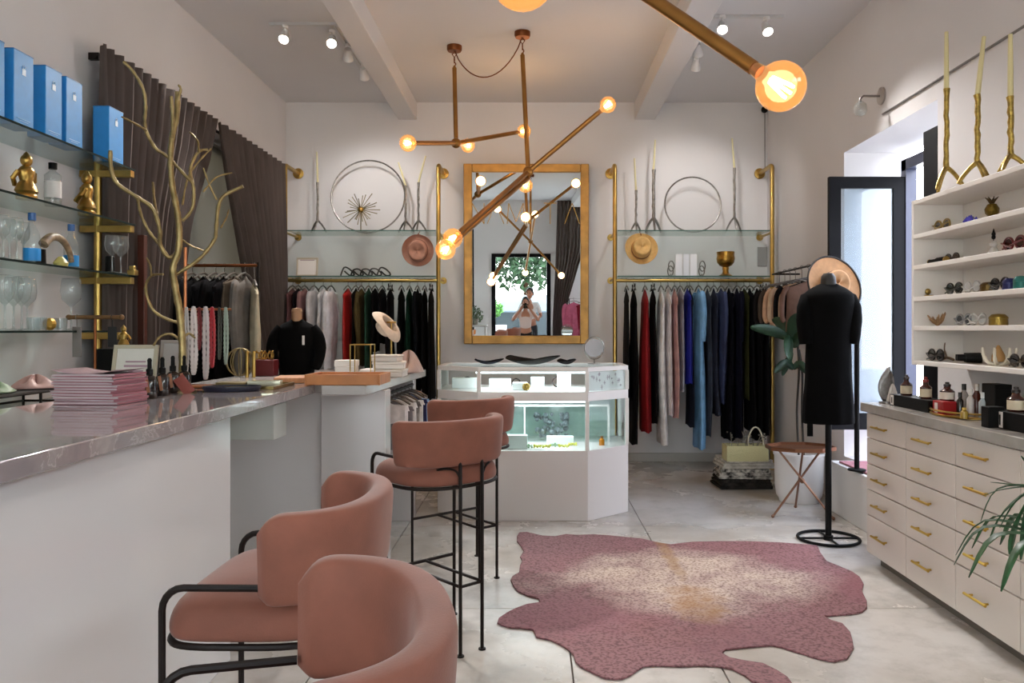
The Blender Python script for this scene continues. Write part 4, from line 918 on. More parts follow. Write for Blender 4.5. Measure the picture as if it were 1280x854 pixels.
# statues
def idol(label, X, Y, z, h, name='figurine', cat='figurine', seed=0, rz=0, mat=None):
    t = thing(name, label, cat, (X, Y, z), rz); s = h/.26
    prof = [(0, 0), (.055, 0), (.058, .02), (.05, .03), (.062, .045), (.05, .075), (.034, .10), (.043, .13), (.046, .155), (.03, .175), (.017, .185)]
    MB().lathe([(a*s, b*s) for a, b in prof], 16, (0, 0, 0), (1, .8)).tube([(.045*s, 0, .15*s), (.062*s, .02*s, .11*s), (.03*s, .05*s, .08*s)], .013*s, 7).tube([(-.045*s, 0, .15*s), (-.062*s, .02*s, .11*s), (-.03*s, .05*s, .08*s)], .013*s, 7).obj('body', mat or GOLD, t)
    MB().ball((0, 0, .212*s), .03*s, 12, 9, (1, 1, 1.15)).lathe([(.02*s, .235*s), (.012*s, .25*s), (0, .262*s)], 10).obj('head', mat or GOLD, t)
    return t
idol('gold seated figure near the left end of the second bar shelf', -2.33, YX(33), SZ[1]+.0105, .22, rz=1.2)
idol('gold twisted figure at the far end of the second bar shelf beside the pole', -2.35, 4.2, SZ[1]+.0105, .24, rz=1.9)
t = thing('spray_bottle', 'clear bottle with black cap between the two gold figures', 'bottle', (-2.33, YX(66), SZ[1]+.0105))
MB().lathe([(0, 0), (.035, 0), (.037, .01), (.037, .15), (.015, .17), (.015, .18), (0, .18)], 18).obj('body', GLW, t); MB().lathe([(0, .18), (.019, .18), (.019, .21), (0, .21)], 14).obj('cap', BLACK, t); MB().lathe([(.0376, .04), (.0376, .12)], 18).obj('label', M('#dfdcd8', .6), t)
# wine glasses
def wineglass(label, X, Y, z, h=.21, r=.04, group='stemmed glasses on the bar shelves', mat=GLW):
    return solo('wine_glass', MB().lathe([(0, 0), (r*.85, .001), (r*.8, .004), (.006, .010), (.004, h*.25), (.004, h*.45), (r*.35, h*.5), (r*.85, h*.6), (r, h*.75), (r*.9, h*.93), (r*.82, h)], 20), mat, label, 'glass', (X, Y, z), group=group)
for k, px in enumerate((4, 12, 21, 29)):
    wineglass('narrow stemmed glass, %s from the left on the third bar shelf' % ('first', 'second', 'third', 'fourth')[k], -2.36 if k % 2 else -2.3, YX(px, -2.36 if k % 2 else -2.3), SZ[2]+.0105, .19, .028, 'narrow stemmed glasses at the left end of the third bar shelf')
wineglass('wine glass left of the black candle on the third bar shelf', -2.27, 4.30, SZ[2]+.0105, .20, .038)
wineglass('large wine glass right of the black candle on the third bar shelf', -2.285, 4.42, SZ[2]+.0105, .21, .043)
solo('pillar_candle', MB().lathe([(0, 0), (.024, 0), (.025, .004), (.024, .095), (.018, .1), (0, .097)], 16), BLACK, 'small black candle between two wine glasses on the third bar shelf', 'candle', (-2.345, 4.42, SZ[2]+.0105))
m = MB(); m.box(-.022, .022, -.022, .022, 0, .03).box(-.014, .014, -.014, .014, .03, .052)
solo('gold_charm', m, GOLDB, 'small stepped gold ornament at the very end of the third bar shelf', 'ornament', (-2.235-.03, 4.51, SZ[2]+.0105), bevel=.003)
def blucap(label, px, sc=1):
    Y = YX(px); t = thing('water_bottle', label, 'bottle', (-2.33, Y, SZ[2]+.0105), sc=sc)
    MB().lathe([(0, 0), (.033, 0), (.036, .01), (.036, .11), (.03, .14), (.014, .18), (.013, .205), (0, .205)], 18).obj('body', GLW, t)
    MB().lathe([(0, .2), (.017, .2), (.017, .235), (0, .235)], 14).obj('cap', M('#2c62a3', .35), t)
    MB().lathe([(.0365, .012), (.0365, .07)], 18).obj('label', M('#1f93e0', .45), t)
blucap('clear bottle with blue cap and label just left of the curved horn', 40)
blucap('clear bottle with blue cap and label just right of the curved horn', 89, .95)
hn = thing('carved_horn', 'curved brown carved horn with black stopper on the third bar shelf', 'horn', (-2.31, YX(70, -2.31), SZ[2]+.0105), R(90))
ps = [Vector((.13*cos(R(a)), 0, .012+.13*sin(R(a)))) for a in range(8, 150, 12)]
MB().tube(ps, [.012+.012*i/len(ps) for i in range(len(ps))], 10).obj('horn', M('#6a5139', .5, hex2='#a89274', scale=40), hn)
MB().tube([(-.118, 0, .07), (-.118, 0, .002)], [.02, .022], 12).obj('stopper', BLACK, hn)
solo('wax_melt', MB().lathe([(0, 0), (.03, 0), (.034, .015), (.02, .035), (.01, .045), (0, .045)], 9), M('#c3b86a', .5), 'small yellow pear-shaped piece under the curved horn', 'ornament', (-2.28, YX(76, -2.28), SZ[2]+.0105))
# lower shelf
for k, px in enumerate((6, 17, 27, 34)): wineglass('tall coupe glass, %s from the left on the lowest bar shelf' % ('first', 'second', 'third', 'fourth')[k], -2.34 if k % 2 else -2.28, YX(px, -2.34 if k % 2 else -2.28), SZ[3]+.0105, .24, .04, 'coupe glasses at the left end of the lowest bar shelf')
wineglass('large balloon wine glass on the lowest bar shelf right of the gold lump', -2.33, YX(89), SZ[3]+.0105, .26, .05)
for k, px in enumerate((42, 50, 76)): solo('tumbler', MB().lathe([(0, 0), (.026, 0), (.03, .06), (.028, .06), (.024, .006), (0, .006)], 16), GLW, 'clear low tumbler on the lowest bar shelf, %s of three from the left' % ('first', 'second', 'third')[k], 'glass', (-2.28, YX(px, -2.28), SZ[3]+.0105), group='tumblers on the lowest bar shelf')
m = MB().ball((0, 0, .03), .03, 9, 6)
solo('gold_pyrite', m, M('#b99544', .4, .8, bump=.6, bscale=40), 'rough gold lump between the tumblers on the lowest bar shelf', 'ornament', (-2.28, YX(62, -2.28), SZ[3]+.0105), smooth=False)
# back counter items
t = thing('wire_tray', 'black wire tray at the left edge of the photo under the glass shelves', 'tray', (-2.3, 3.5, 1.0005))
m = MB()
for z in (.02, .085): m.tube([(-.14, -.32, z), (.14, -.32, z), (.14, .32, z), (-.14, .32, z)], .006, 6, closed=True)
for y in (-.32, 0, .32):
    for x in (-.14, .14): m.tube([(x, y, 0), (x, y, .085)], .006, 6)
m.obj('frame', BLKM, t); MB().box(-.135, .135, -.315, .315, .085, .091).obj('board', M('#2a2624', .5), t)
def crumple(label, name, cat, hexc, loc, w, d, h, seed, hex2=None):
    rd = random.Random(seed); p = [rd.uniform(0, 6) for _ in range(4)]
    def fn(u, v): 
        a = 2*pi*u; r = v; return (w/2*r*cos(a)*(1+.15*cos(3*a+p[0])), d/2*r*sin(a)*(1+.15*cos(2*a+p[1])), h*(1-r*r)*(.7+.3*cos(5*a+p[2]))+.004)
    return solo(name, MB().grid(fn, 26, 9, closed_u=True), M(hexc, .5, hex2=hex2, scale=12), label, cat, loc, solid=.004)
crumple('pale green folded cloth at the left end of the black wire tray', 'cloth', 'cloth', '#8fa183', (-2.28, 3.36, 1.093), .16, .22, .05, 1)
crumple('shiny dusty pink pouch on the black wire tray', 'pouch', 'pouch', '#a77f79', (-2.26, 3.62, 1.093), .18, .22, .06, 2, '#c9a39a')
# magazines: stack of thin pink booklets
ORD = ['first', 'second', 'third', 'fourth', 'fifth', 'sixth', 'seventh', 'eighth', 'ninth', 'tenth']
for k in range(11):
    rd = random.Random(k); a = rd.uniform(-4, 4)
    pl = {0: 'bottom', 10: 'top'}.get(k)
    t = thing('booklet', 'pink-edged booklet, %s from the bottom of the stack on the bar top' % ORD[min(k, 9)] if pl is None else '%s pink-edged booklet of the stack on the marble bar top' % pl, 'booklet', (-1.72+rd.uniform(-.008, .008), 3.17+rd.uniform(-.008, .008), 1.071+k*.0108), R(a-6), 'booklets stacked on the marble bar top')
    lift = .018 if k == 10 else (.004 if k > 7 else 0)
    def fn(u, v, l=lift): return ((u-.5)*.26, (v-.5)*.21, .0095+l*(abs(2*u-1)**2)*.9)
    MB().grid(lambda u, v: ((u-.5)*.26, (v-.5)*.21, .001), 6, 4).box(-.127, .127, -.102, .102, .0012, .009).obj('pages', M('#a59a9e', .6, hex2='#c2b3b5', scale=4), t, smooth=False)
    MB().grid(fn, 9, 5).obj('cover', M('#9e6873' if k % 2 else '#b79a9f', .35), t, solid=.0014)
    MB().box(.1275, .1295, -.104, .104, .0005, .0095).box(-.127, .127, -.1045, -.1025, .0005, .0025).obj('spine', M('#a56a76', .4), t, smooth=False)
# dropper bottles
def dropper(label, px, py, X=None, rz=0, sc=1):
    p = FL(px, py, 1.07); t = thing('dropper_bottle', label, 'bottle', (p.x, p.y, 1.071), rz, 'dropper bottles on the marble bar top', sc=sc*1.12)
    MB().lathe([(0, 0), (.024, 0), (.026, .004), (.026, .07), (.02, .08), (.011, .086), (.011, .09), (0, .09)], 18).obj('body', M('#160c0a', .12, coat=.4), t)
    MB().lathe([(0, .088), (.0125, .088), (.0125, .108), (.008, .111), (.0075, .135), (.0085, .142), (.005, .15), (0, .151)], 14).obj('dropper_cap', BLACK, t)
    MB().box(-.006, .006, -.03, -.0285, .02, .078, rot=Matrix.Rotation(R(-14), 3, 'Y') @ Matrix.Rotation(R(-10), 3, 'X'), c=(.0, -.029, .085)).obj('paper_tag', M('#b07a5c', .7), t, smooth=False)
    return t
dropper('first dark dropper bottle from the left beside the booklets', 187, 498)
dropper('second dark dropper bottle from the left, with a kraft tag', 203, 495)
dropper('third dark dropper bottle from the left behind the kraft tags', 216, 491)
dropper('fourth dark dropper bottle from the left, nearest the red tag', 230, 490)
t = thing('folded_tag', 'reddish brown folded paper tag leaning at the right end of the dropper bottles', 'tag', (*FL(238, 492, 1.07)[:2], 1.071), R(20))
MB().box(-.025, .025, -.002, 0, 0, .09, rot=Matrix.Rotation(R(-35), 3, 'Y') , c=(0, 0, 0)).obj('paper', M('#8b3f33', .6), t)
# signs
frame('sign_frame', 'clear acrylic sign holder with a printed card behind the dropper bottles', 137, 193, 430, 489, 3.72, M('#b7ae97', .3), M('#d3cfc6', .35), 'sign', zb=1.07, lean=12, lines=[(.25, .8, .62, .007), (.22, .85, .52, .01), (.35, .75, .42, .007), (.3, .8, .3, .004), (.28, .82, .24, .004)])
frame('sign_frame', 'second, greyish sign frame standing behind the gold branch sculpture', 198, 232, 424, 484, 3.95, M('#968d86', .35), M('#aaa4a0', .4), 'sign', zb=1.07, lean=8)
# riser with gold buddha, bottles behind signs
t = solo('riser', MB().box(-.12, .12, -.08, .08, 0, .262), BLACK, 'black display riser behind the sign holder with a gold figure on top', 'riser', (-2.08+.0, 4.10, 1.0005), bevel=.004)
t.location = ((160-668)*4.10/1000, 4.10, 1.0005)
idol('small gold seated figure on the black riser behind the sign', (157-668)*4.1/1000, 4.08, 1.264, .12, mat=GOLDB)
solo('ink_bottle', MB().lathe([(0, 0), (.032, 0), (.034, .005), (.034, .13), (.014, .16), (.014, .19), (0, .19)], 18), M('#15161b', .3), 'dark bottle behind the gold branch sculpture, left of its trunk', 'bottle', ((196-668)*4.0/1000, 4.0, 1.071))
solo('pump_bottle', MB().lathe([(0, 0), (.02, 0), (.02, .15), (.008, .16), (.008, .18), (0, .18)], 14), M('#d5d7d6', .4), 'slim white tube standing behind the gold branch sculpture', 'bottle', ((207-668)*4.05/1000, 4.05, 1.071))
# wooden post
solo('wooden_easel', MB().box(-.02, .02, -.02, .02, 0, 1.92).box(-.18, .18, -.015, .015, 0, .03), M('#4b1f10', .45, var=.2, scale=10, stretch=(1, 1, .1)), 'dark reddish wooden post standing beside the end of the glass bar shelves', 'post', ((178-668)*4.75/1000, 4.75, 0), bevel=.004)
# t-bar jewellery stand with leather tags
t = thing('jewellery_stand', 'brown T-bar stand in front of the gold pole with leather tags hanging', 'stand', ((119-668)*3.95/1000, 3.95, 1.0005))
MB().tube([(0, 0, .006), (0, 0, .42)], .007).lathe([(0, 0), (.05, 0), (.05, .008), (0, .01)], 18).obj('pole', BRONZE, t)
MB().tube([(-.13, 0, .42), (.13, 0, .42)], .011).ball((-.13, 0, .42), .014, 10, 7).ball((.13, 0, .42), .014, 10, 7).obj('crossbar', M('#7c5b3a', .4, .5), t)
for x, hx, lb, h in ((-.09, '#7f7874', 'long grey leather tag hanging at the left of the brown T-bar stand', .15), (.085, '#121013', 'black tassel hanging at the right of the brown T-bar stand', .10)):
    solo('leather_tag', MB().box(-.022, .022, -.003, .003, -h, 0).tube([(0, 0, 0), (0, 0, .032)], .003, 6).tube([(0, .013*sin(a), .046+.013*cos(a)) for a in [i*pi/6 for i in range(12)]], .002, 5, closed=True), M(hx, .6), lb, 'tag', (t.location.x+x, 3.95, 1.42-.046), bevel=.002)
# ---------- gold branch sculpture
tr = thing('branch_sculpture', 'tall gold branch sculpture standing on the marble bar top', 'sculpture', (0, 0, 0))
BG = M('#94825a', .45, 1, var=.25, scale=20, bump=.3, bscale=50)
Yt = 3.72
def br(pts, r0, r1, yo0, yo1, name='branch'):
    P_ = []
    for i, (x, y) in enumerate(pts):
        u = i/(len(pts)-1); P_.append(PX(x, y, Yt+yo0+(yo1-yo0)*u))
    r0 *= .82; r1 *= .82
    Q = smoothpath(P_, 4); n = len(Q)-1
    MB().tube(Q, [r0+(r1-r0)*i/n+.0012*sin(i*2.3) for i in range(n+1)], 9).obj(name, BG, tr)
br([(229, 488), (228, 460), (228, 432), (225, 392), (220, 364), (216, 336), (223, 314), (224, 289), (221, 261), (215, 230), (213, 199), (215, 171), (221, 146), (222, 115)], .021, .015, 0, .05, 'trunk')
br([(215, 172), (216, 150), (214, 120)], .012, .010, .03, -.03)
br([(213, 199), (204, 192), (194, 185), (183, 165), (181, 150), (182, 134), (179, 112), (166, 89), (154, 77)], .010, .009, .04, -.1)
br([(183, 163), (168, 154), (152, 146)], .007, .005, -.02, -.12)
br([(213, 199), (231, 219), (241, 230), (242, 252), (238, 265), (228, 276)], .009, .010, .04, .05)
br([(241, 230), (238, 210), (248, 190), (260, 187)], .010, .008, .05, .1)
br([(248, 190), (247, 176), (237, 165)], .007, .005, .07, .0)
br([(228, 256), (235, 222), (250, 200), (264, 186)], .006, .005, .05, .15)
br([(223, 314), (211, 322), (200, 305), (200, 289), (191, 261), (172, 247), (147, 230), (139, 212), (138, 188)], .012, .011, .04, -.12)
br([(196, 268), (193, 250), (191, 228)], .008, .007, -.03, .03)
br([(172, 247), (176, 268), (186, 289), (197, 303), (211, 322)], .008, .009, -.08, .03)
br([(216, 345), (237, 333), (254, 319), (268, 300), (270, 289), (273, 258), (281, 244), (304, 233)], .011, .010, .04, .12)
br([(271, 250), (262, 232), (254, 210)], .006, .005, .1, .05)
br([(254, 240), (270, 222), (290, 216)], .005, .005, .05, .14)
br([(276, 285), (283, 272), (286, 262)], .005, .004, .1, .2)
br([(225, 404), (206, 398), (190, 386), (182, 361), (189, 345), (204, 343)], .010, .006, .02, -.06)
br([(189, 345), (188, 332), (183, 322)], .006, .005, -.05, -.08)
br([(228, 300), (240, 308), (256, 314)], .006, .005, .04, .1)
br([(228, 428), (214, 418), (200, 421), (192, 432)], .009, .006, .02, -.06)
br([(228, 424), (236, 417), (244, 423)], .008, .006, .02, .05)
br([(222, 125), (226, 112), (223, 106)], .009, .006, .04, .03)
MB().lathe([(0, 1.0705), (.06, 1.0705), (.06, 1.078), (0, 1.082)], 24, (PX(229, 488, Yt).x, Yt, 0)).obj('base', BG, tr)
# ---------- necklace stand
xN, yN = (254-668)*4.0/1000, 4.0
t = thing('necklace_stand', 'copper stand with crossbar behind the gold branch sculpture, necklaces over it', 'stand', (xN, yN, 1.071))
MB().tube([(-.09, 0, 0), (-.09, 0, .70)], .008).obj('pole', COP, t); MB().tube([(-.10, 0, .39), (.14, 0, .39)], .006).obj('crossbar', COP, t); MB().box(-.12, .12, -.06, .06, 0, .01).obj('base', COP, t, bevel=.003)
for px, w, py, hx, lb in ((234, .012, 468, '#b9b2b0', 'grey white bead necklace at the left of the copper stand'), (243, .018, 470, '#d9ccc9', 'wide white bead necklace left of the dark red one on the copper stand'), (250, .010, 440, '#6e1016', 'dark red bead necklace between the two white ones'), (258, .017, 476, '#cfc3c2', 'wide white bead necklace right of the dark red one on the copper stand'), (266, .014, 462, '#a1202a', 'bright red bead necklace on the copper stand'), (275, .010, 452, '#35332b', 'dark bead necklace near the right end of the copper stand'), (283, .012, 458, '#8f9a8e', 'grey green bead necklace at the right end of the copper stand')):
    x = (px-668)*3.99/1000; zt = 1.071+.39; h = (py-388)*3.99/1000; m = MB(); n = 40
    n = 72; m.tube([(w*.60*sin(2*pi*i/n), -.012-.004*cos(4*pi*i/n), .004-h/2+h/2*cos(2*pi*i/n)) for i in range(n)], [w*(.60 if i % 2 else .45) for i in range(n)], 7, closed=True)
    solo('necklace', m, M(hx, .4), lb, 'necklace', (x, yN-.004, zt+.003), group='necklaces on the copper stand')
# ---------- gold cage, red box, book, trays
t = thing('wire_wreath', 'round gold wire ornament between the necklaces and the red box', 'ornament', (*FL(300, 471, 1.07)[:2], 1.071)); Yw = t.location.y
m = MB(); r = .085
for k in range(5):
    a0 = k*pi/5; m.tube([(r*cos(a0)*cos(q*pi/12), r*sin(a0)*cos(q*pi/12)*.6, r+.004+r*sin(q*pi/12)) for q in range(24)], .004, 5, closed=True)
m.obj('wire', M('#9a8b66', .35, 1), t)
for x in (.05, .09): solo('gold_lipstick', MB().lathe([(0, 0), (.011, 0), (.011, .15), (.006, .16), (0, .16)], 12), GOLDB, 'slim gold tube standing %s the round gold wire ornament' % ('just right of' if x < .07 else 'a little further right of'), 'tube', (t.location.x+x+.03, Yw-.1, 1.0715))
RB = FL(332, 470, 1.07); t = thing('ring_box', 'dark red box holding gold rings on the bar top', 'box', (RB.x, RB.y, 1.071))
MB().box(-.066, .066, -.05, .05, 0, .10).obj('box', M('#5c1015', .5), t, bevel=.004)
for k, x in enumerate((-.05, -.025, 0, .025, .05)):
    y = -.02+.02*(k % 2); solo('ring', MB().tube([(.021*cos(a*pi/9), 0, .021*sin(a*pi/9)) for a in range(18)], .005, 6, closed=True).ball((0, 0, .026), .008, 8, 6), GOLD, 'gold ring in the dark red box, %s of five from the left' % ('first', 'second', 'third', 'fourth', 'fifth')[k], 'ring', (RB.x+x, RB.y+y, 1.071+.1+.0255), rz=.5+.3*k, group='gold rings in the dark red box')
BK = Vector((-1.42, 4.0, 1.071))
solo('brass_tray', MB().box(-.17, .17, -.17, .17, 0, .006).box(-.17, .17, -.17, -.163, .006, .016).box(-.17, .17, .163, .17, .006, .016).box(.163, .17, -.163, .163, .006, .016).box(-.17, -.163, -.163, .163, .006, .016), M('#77653c', .35, .8), 'flat brass tray on the bar top in front of the red box', 'tray', BK)
solo('acrylic_case', MB().box(-.08, .08, -.035, .035, 0, .03), M('#b8b4a0', .15, .3), 'shiny clear-topped case on the brass tray', 'case', BK+Vector((.08, -.02, .0065)), bevel=.004, rz=.15)
solo('leather_book', MB().box(-.07, .07, -.05, .05, 0, .022), M('#6b5a33', .4, .5), 'small olive gold book on the brass tray', 'book', BK+Vector((-.08, -.02, .0065)), bevel=.003, rz=.1)
def ovaltray(label, hexc, loc, a, b, rz, name='oval_tray'):
    solo(name, MB().lathe([(0, 0), (.92, 0), (1, .02/a*1), (1, .024/a), (.93, .01/a), (0, .006/a)], 36, (0, 0, 0), (1, b/a)), M(hexc, .35), label, 'tray', loc, rz=rz, sc=a)
ovaltray('dark navy oval tray near the front edge of the bar top', '#20202f', (*FL(290, 489, 1.07)[:2], 1.071), .135, .08, .1)
# ---------- on the display counter
WB = M('#b4723c', .45, var=.15, scale=6, stretch=(1, 8, 1))
t = thing('wooden_tray', 'long orange-brown wooden tray on the second counter', 'tray', (-.995, 4.27, 1.071), -.02)
MB().box(-.185, .185, -.11, .14, 0, .01).obj('bottom', WB, t)
for b_ in ((-.185, .185, -.12, -.108, 0, .055), (-.185, .185, .14, .152, 0, .055), (-.197, -.185, -.12, .152, 0, .055), (.185, .197, -.12, .152, 0, .055)): MB().box(*b_).obj('side', WB, t, bevel=.002)
solo('wooden_board', MB().box(-.09, .09, -.14, .14, 0, .03), M('#b57a4a', .5, var=.15, scale=6, stretch=(8, 1, 1)), 'flat wooden board between the brass tray and the long wooden tray', 'board', (-1.33, 4.42, 1.071), bevel=.004, rz=.2)
# torso display with black sweater
t = thing('torso_form', 'small torso form wearing a black sweater on the second counter', 'mannequin', ((371-668)*5.2/1000, 5.2, 1.071), .15)
MB().lathe([(0, 0), (.11, 0), (.118, .06), (.112, .14), (.128, .22), (.13, .27), (.10, .32), (.05, .345), (.036, .355), (0, .356)], 28, (0, 0, 0), (1, .6)).obj('sweater', CLBLK, t)
for s in (-1, 1): MB().tube(smoothpath([(s*.095, 0, .295), (s*.135, -.01, .24), (s*.15, -.03, .14), (s*.125, -.075, .04)]), [.04]*4+[.04]*4+[.036]*4+[.03], 10).obj('sleeve', CLBLK, t)
MB().lathe([(0, .34), (.034, .34), (.033, .40), (.036, .405), (.03, .425), (0, .43)], 18).obj('neck', M('#a07b5c', .5), t)
MB().box(.045, .06, -.086, -.082, .19, .25).obj('patch', M('#d0cbc8', .6), t)
# boxes and gold frame on the counter end
def cbox(label, x, y, z, w, d, h, hexc='#ddd5cc', name='jewellery_box', rz=0):
    t = thing(name, label, 'box', (x, y, z), rz, 'pale boxes stacked on the second counter'); MB().box(-w/2, w/2, -d/2, d/2, 0, h*.62).obj('base', M(hexc, .5), t, bevel=.003)
    MB().box(-w/2-.004, w/2+.004, -d/2-.004, d/2+.004, h*.62+.001, h).obj('lid', M(hexc, .5), t, bevel=.003); return t
cbox('wide pale box at the bottom of the stack on the second counter', -.93, 4.95, 1.071, .26, .2, .045)
cbox('middle pale box of the stack on the second counter', -.90, 4.97, 1.118, .19, .17, .045, '#e3dcd4', rz=.1)
cbox('top pale box of the stack on the second counter', -.91, 4.95, 1.165, .16, .14, .04, '#d9d0c7', rz=-.1)
cbox('small square pale box left of the stack on the second counter', -1.16, 4.95, 1.071, .12, .12, .10, '#e0d9d2')
t = thing('wire_cube', 'open gold wire frame cube around a cream box on the second counter', 'stand', (-1.02, 4.75, 1.071))
m = MB(); a, h = .06, .2
for x in (-a, a):
    for y in (-a, a): m.tube([(x, y, 0), (x, y, h)], .0035, 6)
for z in (.004, h): m.tube([(-a, -a, z), (a, -a, z), (a, a, z), (-a, a, z)], .0035, 6, closed=True)
m.obj('frame', GOLDB, t)
t = thing('hat_stand', 'slim gold hat stand behind the pale boxes on the second counter', 'stand', (-.93, 5.2, 1.071)); MB().tube([(0, 0, .005), (0, 0, .33)], .006).lathe([(0, 0), (.055, 0), (.055, .006), (0, .008)], 20).lathe([(0, .33), (.03, .33), (.035, .34), (0, .345)], 16).obj('pole', GOLDB, t)
hat('cream felt hat tilted on the gold stand above the pale boxes', (-.93, 5.16, 1.40), '#cbbaa8', .125, R(0), ry=R(232), rz=R(-14), band='#b49c88', crown_r=.06, crown_h=.08)
crumple('pale grey pink shawl draped beside the cream hat', 'shawl', 'shawl', '#bfa79e', (-.84, 5.35, 1.071), .2, .2, .15, 5)
# ================================================================== RIGHT SIDE: dresser and wall shelves
dr = thing('drawer_unit', 'cream drawer unit with brass handles and grey stone top along the right wall', 'drawer unit', (0, 0, 0))
ycol = [4.65, 4.16, 3.67, 3.18, 2.69, 2.2]; zr_ = [.88, .735, .585, .437, .29, .07]
MB().box(1.95, 2.385, 2.2, 4.65, .07, .884).obj('carcass', DRAWER, dr)
MB().box(2.0, 2.385, 2.22, 4.62, 0, .069).obj('plinth', M('#6f675e', .6), dr)
MB().box(1.905, 2.388, 2.18, 4.68, .885, .935).obj('worktop', M('#8d8780', .22, hex2='#a59f98', scale=5), dr, bevel=.004)
BH = M('#c9a64e', .28, 1)
for i in range(5):
    for j in range(5):
        d = MB().box(1.931, 1.949, ycol[i+1]+.0025, ycol[i]-.0025, zr_[j+1]+.003, zr_[j]-.003).obj('drawer', DRAWER, dr, bevel=.002)
        yc = (ycol[i]+ycol[i+1])/2+.04; zc = (zr_[j]+zr_[j+1])/2+(.01 if j == 4 else 0)
        MB().tube([(1.905, yc-.085, zc), (1.905, yc+.085, zc)], .0065, 8).tube([(1.905, yc-.06, zc), (1.932, yc-.06, zc)], .005, 6).tube([(1.905, yc+.06, zc), (1.932, yc+.06, zc)], .005, 6).obj('handle', BH, d)
EDZ = [2.05, 1.86, 1.69, 1.515, 1.355, 1.165]
ws = thing('wall_shelves', 'white open wall shelves above the drawer unit on the right', 'shelves', (0, 0, 0))
SW = M('#ece7e1', .45)
for z in EDZ: MB().box(2.10, 2.375, 2.3, 4.43, z, z+.024).obj('shelf', SW, ws, bevel=.002)
MB().box(2.10, 2.375, 4.431, 4.455, 1.165, 2.074).obj('side_panel', SW, ws, bevel=.002)
MB().box(2.376, 2.395, 2.3, 4.455, 1.165, 2.074).obj('back_panel', SW, ws)
MB().box(2.10, 2.375, 2.27, 2.299, 1.165, 2.074).obj('side_panel', SW, ws, bevel=.002)
def SH(px, X=2.2): return X*1000/(px-668)
def sx_(k): return EDZ[k]+.0245
def sunglasses(label, px, k, hexc, lens='#151515', X=2.19, rz=0, sc=1, z=None):
    t = thing('sunglasses', label, 'sunglasses', (X, SH(px, X), sx_(k) if z is None else z), R(90)+rz, sc=sc*1.12)
    fr = MB()
    for s in (-1, 1):
        fr.tube([(s*.036+.028*cos(a*pi/10), 0, .028+.023*sin(a*pi/10)) for a in range(20)], .0045, 6, closed=True)
        fr.tube([(s*.064, 0, .034), (s*.062, .012, .033), (s*.02, .022, .02), (-s*.03, .026, .008)], .003, 6)
    fr.tube([(-.009, 0, .03), (0, -.002, .034), (.009, 0, .03)], .003, 6)
    fr.obj('frame', M(hexc, .3), t)
    for s in (-1, 1): MB().lathe([(0, -.001), (.026, -.001), (.026, .001), (0, .001)], 18, (s*.036, 0, .026), (1, .85), Matrix.Rotation(R(90), 3, 'X')).obj('lens', M(lens, .08, coat=.5), t)
    return t
# top shelf bay (k=1)
sunglasses('tortoise gold sunglasses at the left end of the second shelf', 1178, 1, '#8a7335', '#2a1c14', sc=1.1)
m = MB(); rd = random.Random(2)
for k in range(9): m.add(*(lambda c, r: ([c+Vector((r, 0, 0)), c+Vector((-r, 0, 0)), c+Vector((0, r, 0)), c+Vector((0, -r, 0)), c+Vector((0, 0, r*1.2)), c+Vector((0, 0, -r*.6))], [(0, 2, 4), (2, 1, 4), (1, 3, 4), (3, 0, 4), (2, 0, 5), (1, 2, 5), (3, 1, 5), (0, 3, 5)]))(Vector((rd.uniform(-.03, .03), rd.uniform(-.035, .035), rd.uniform(.017, .025))), rd.uniform(.02, .026)))
solo('blue_crystal', m, M('#272b9a', .15, hex2='#5a52c8', scale=40), 'violet blue crystal cluster on the second shelf', 'crystal', (2.2, SH(1214), sx_(1)), smooth=False)
t = thing('pineapple_figurine', 'small dark gold figurine with spiky top on the second shelf', 'figurine', (2.2, SH(1240), sx_(1)))
MB().lathe([(0, 0), (.028, 0), (.03, .008), (.014, .015), (.03, .035), (.033, .055), (.02, .078), (0, .082)], 12).obj('body', M('#6e5a24', .35, .9, bump=.5, bscale=90), t)
m = MB()
for k in range(7): a = k*.9; m.tube([(0, 0, .075), (.016*cos(a), .016*sin(a), .1), (.03*cos(a), .03*sin(a), .112)], [.006, .005, .001], 5)
m.obj('crown', M('#4a3a22', .4, .8), t)
# k=2
t = thing('field_glass', 'black and brass spyglass lying at the left of the third shelf', 'spyglass', (2.19, SH(1172, 2.19), sx_(2)+.018), R(90))
MB().tube([(-.085, 0, 0), (.0, 0, 0), (.001, 0, 0), (.085, 0, 0)], [.018, .018, .013, .013], 14).obj('barrel', BLACK, t); MB().tube([(.085, 0, 0), (.095, 0, 0)], .016, 14).tube([(-.095, 0, 0), (-.085, 0, 0)], .017, 14).obj('ring', GOLD, t)
sunglasses('round brown sunglasses beside the spyglass on the third shelf', 1190, 2, '#4c3b2e', '#5a4a3e', X=2.27)
t = thing('bird_figurine', 'black bird figurines on a white stand on the third shelf', 'figurine', (2.2, SH(1242), sx_(2)), R(60))
MB().lathe([(0, 0), (.05, 0), (.05, .006), (0, .008)], 20).obj('base', BLACK, t); MB().lathe([(0, .008), (.03, .008), (.012, .04), (.02, .055), (.01, .07), (0, .07)], 12).obj('stand', M('#d8d4cf', .5), t)
for x, z in ((-.03, .085), (.025, .105)): MB().ball((x, 0, z), .014, 10, 7, (1.5, .7, .8)).tube([(x, 0, z), (x-.03, .0, z+.022)], [.008, .002], 6).tube([(x, 0, z), (x+.035, .0, z+.015)], [.008, .002], 6).tube([(x, 0, z), (0, 0, .065)], .002, 5).obj('bird', BLACK, t)
sunglasses('red framed sunglasses at the right edge of the third shelf', 1268, 2, '#5a1216', '#33100f', X=2.16, sc=1.1)
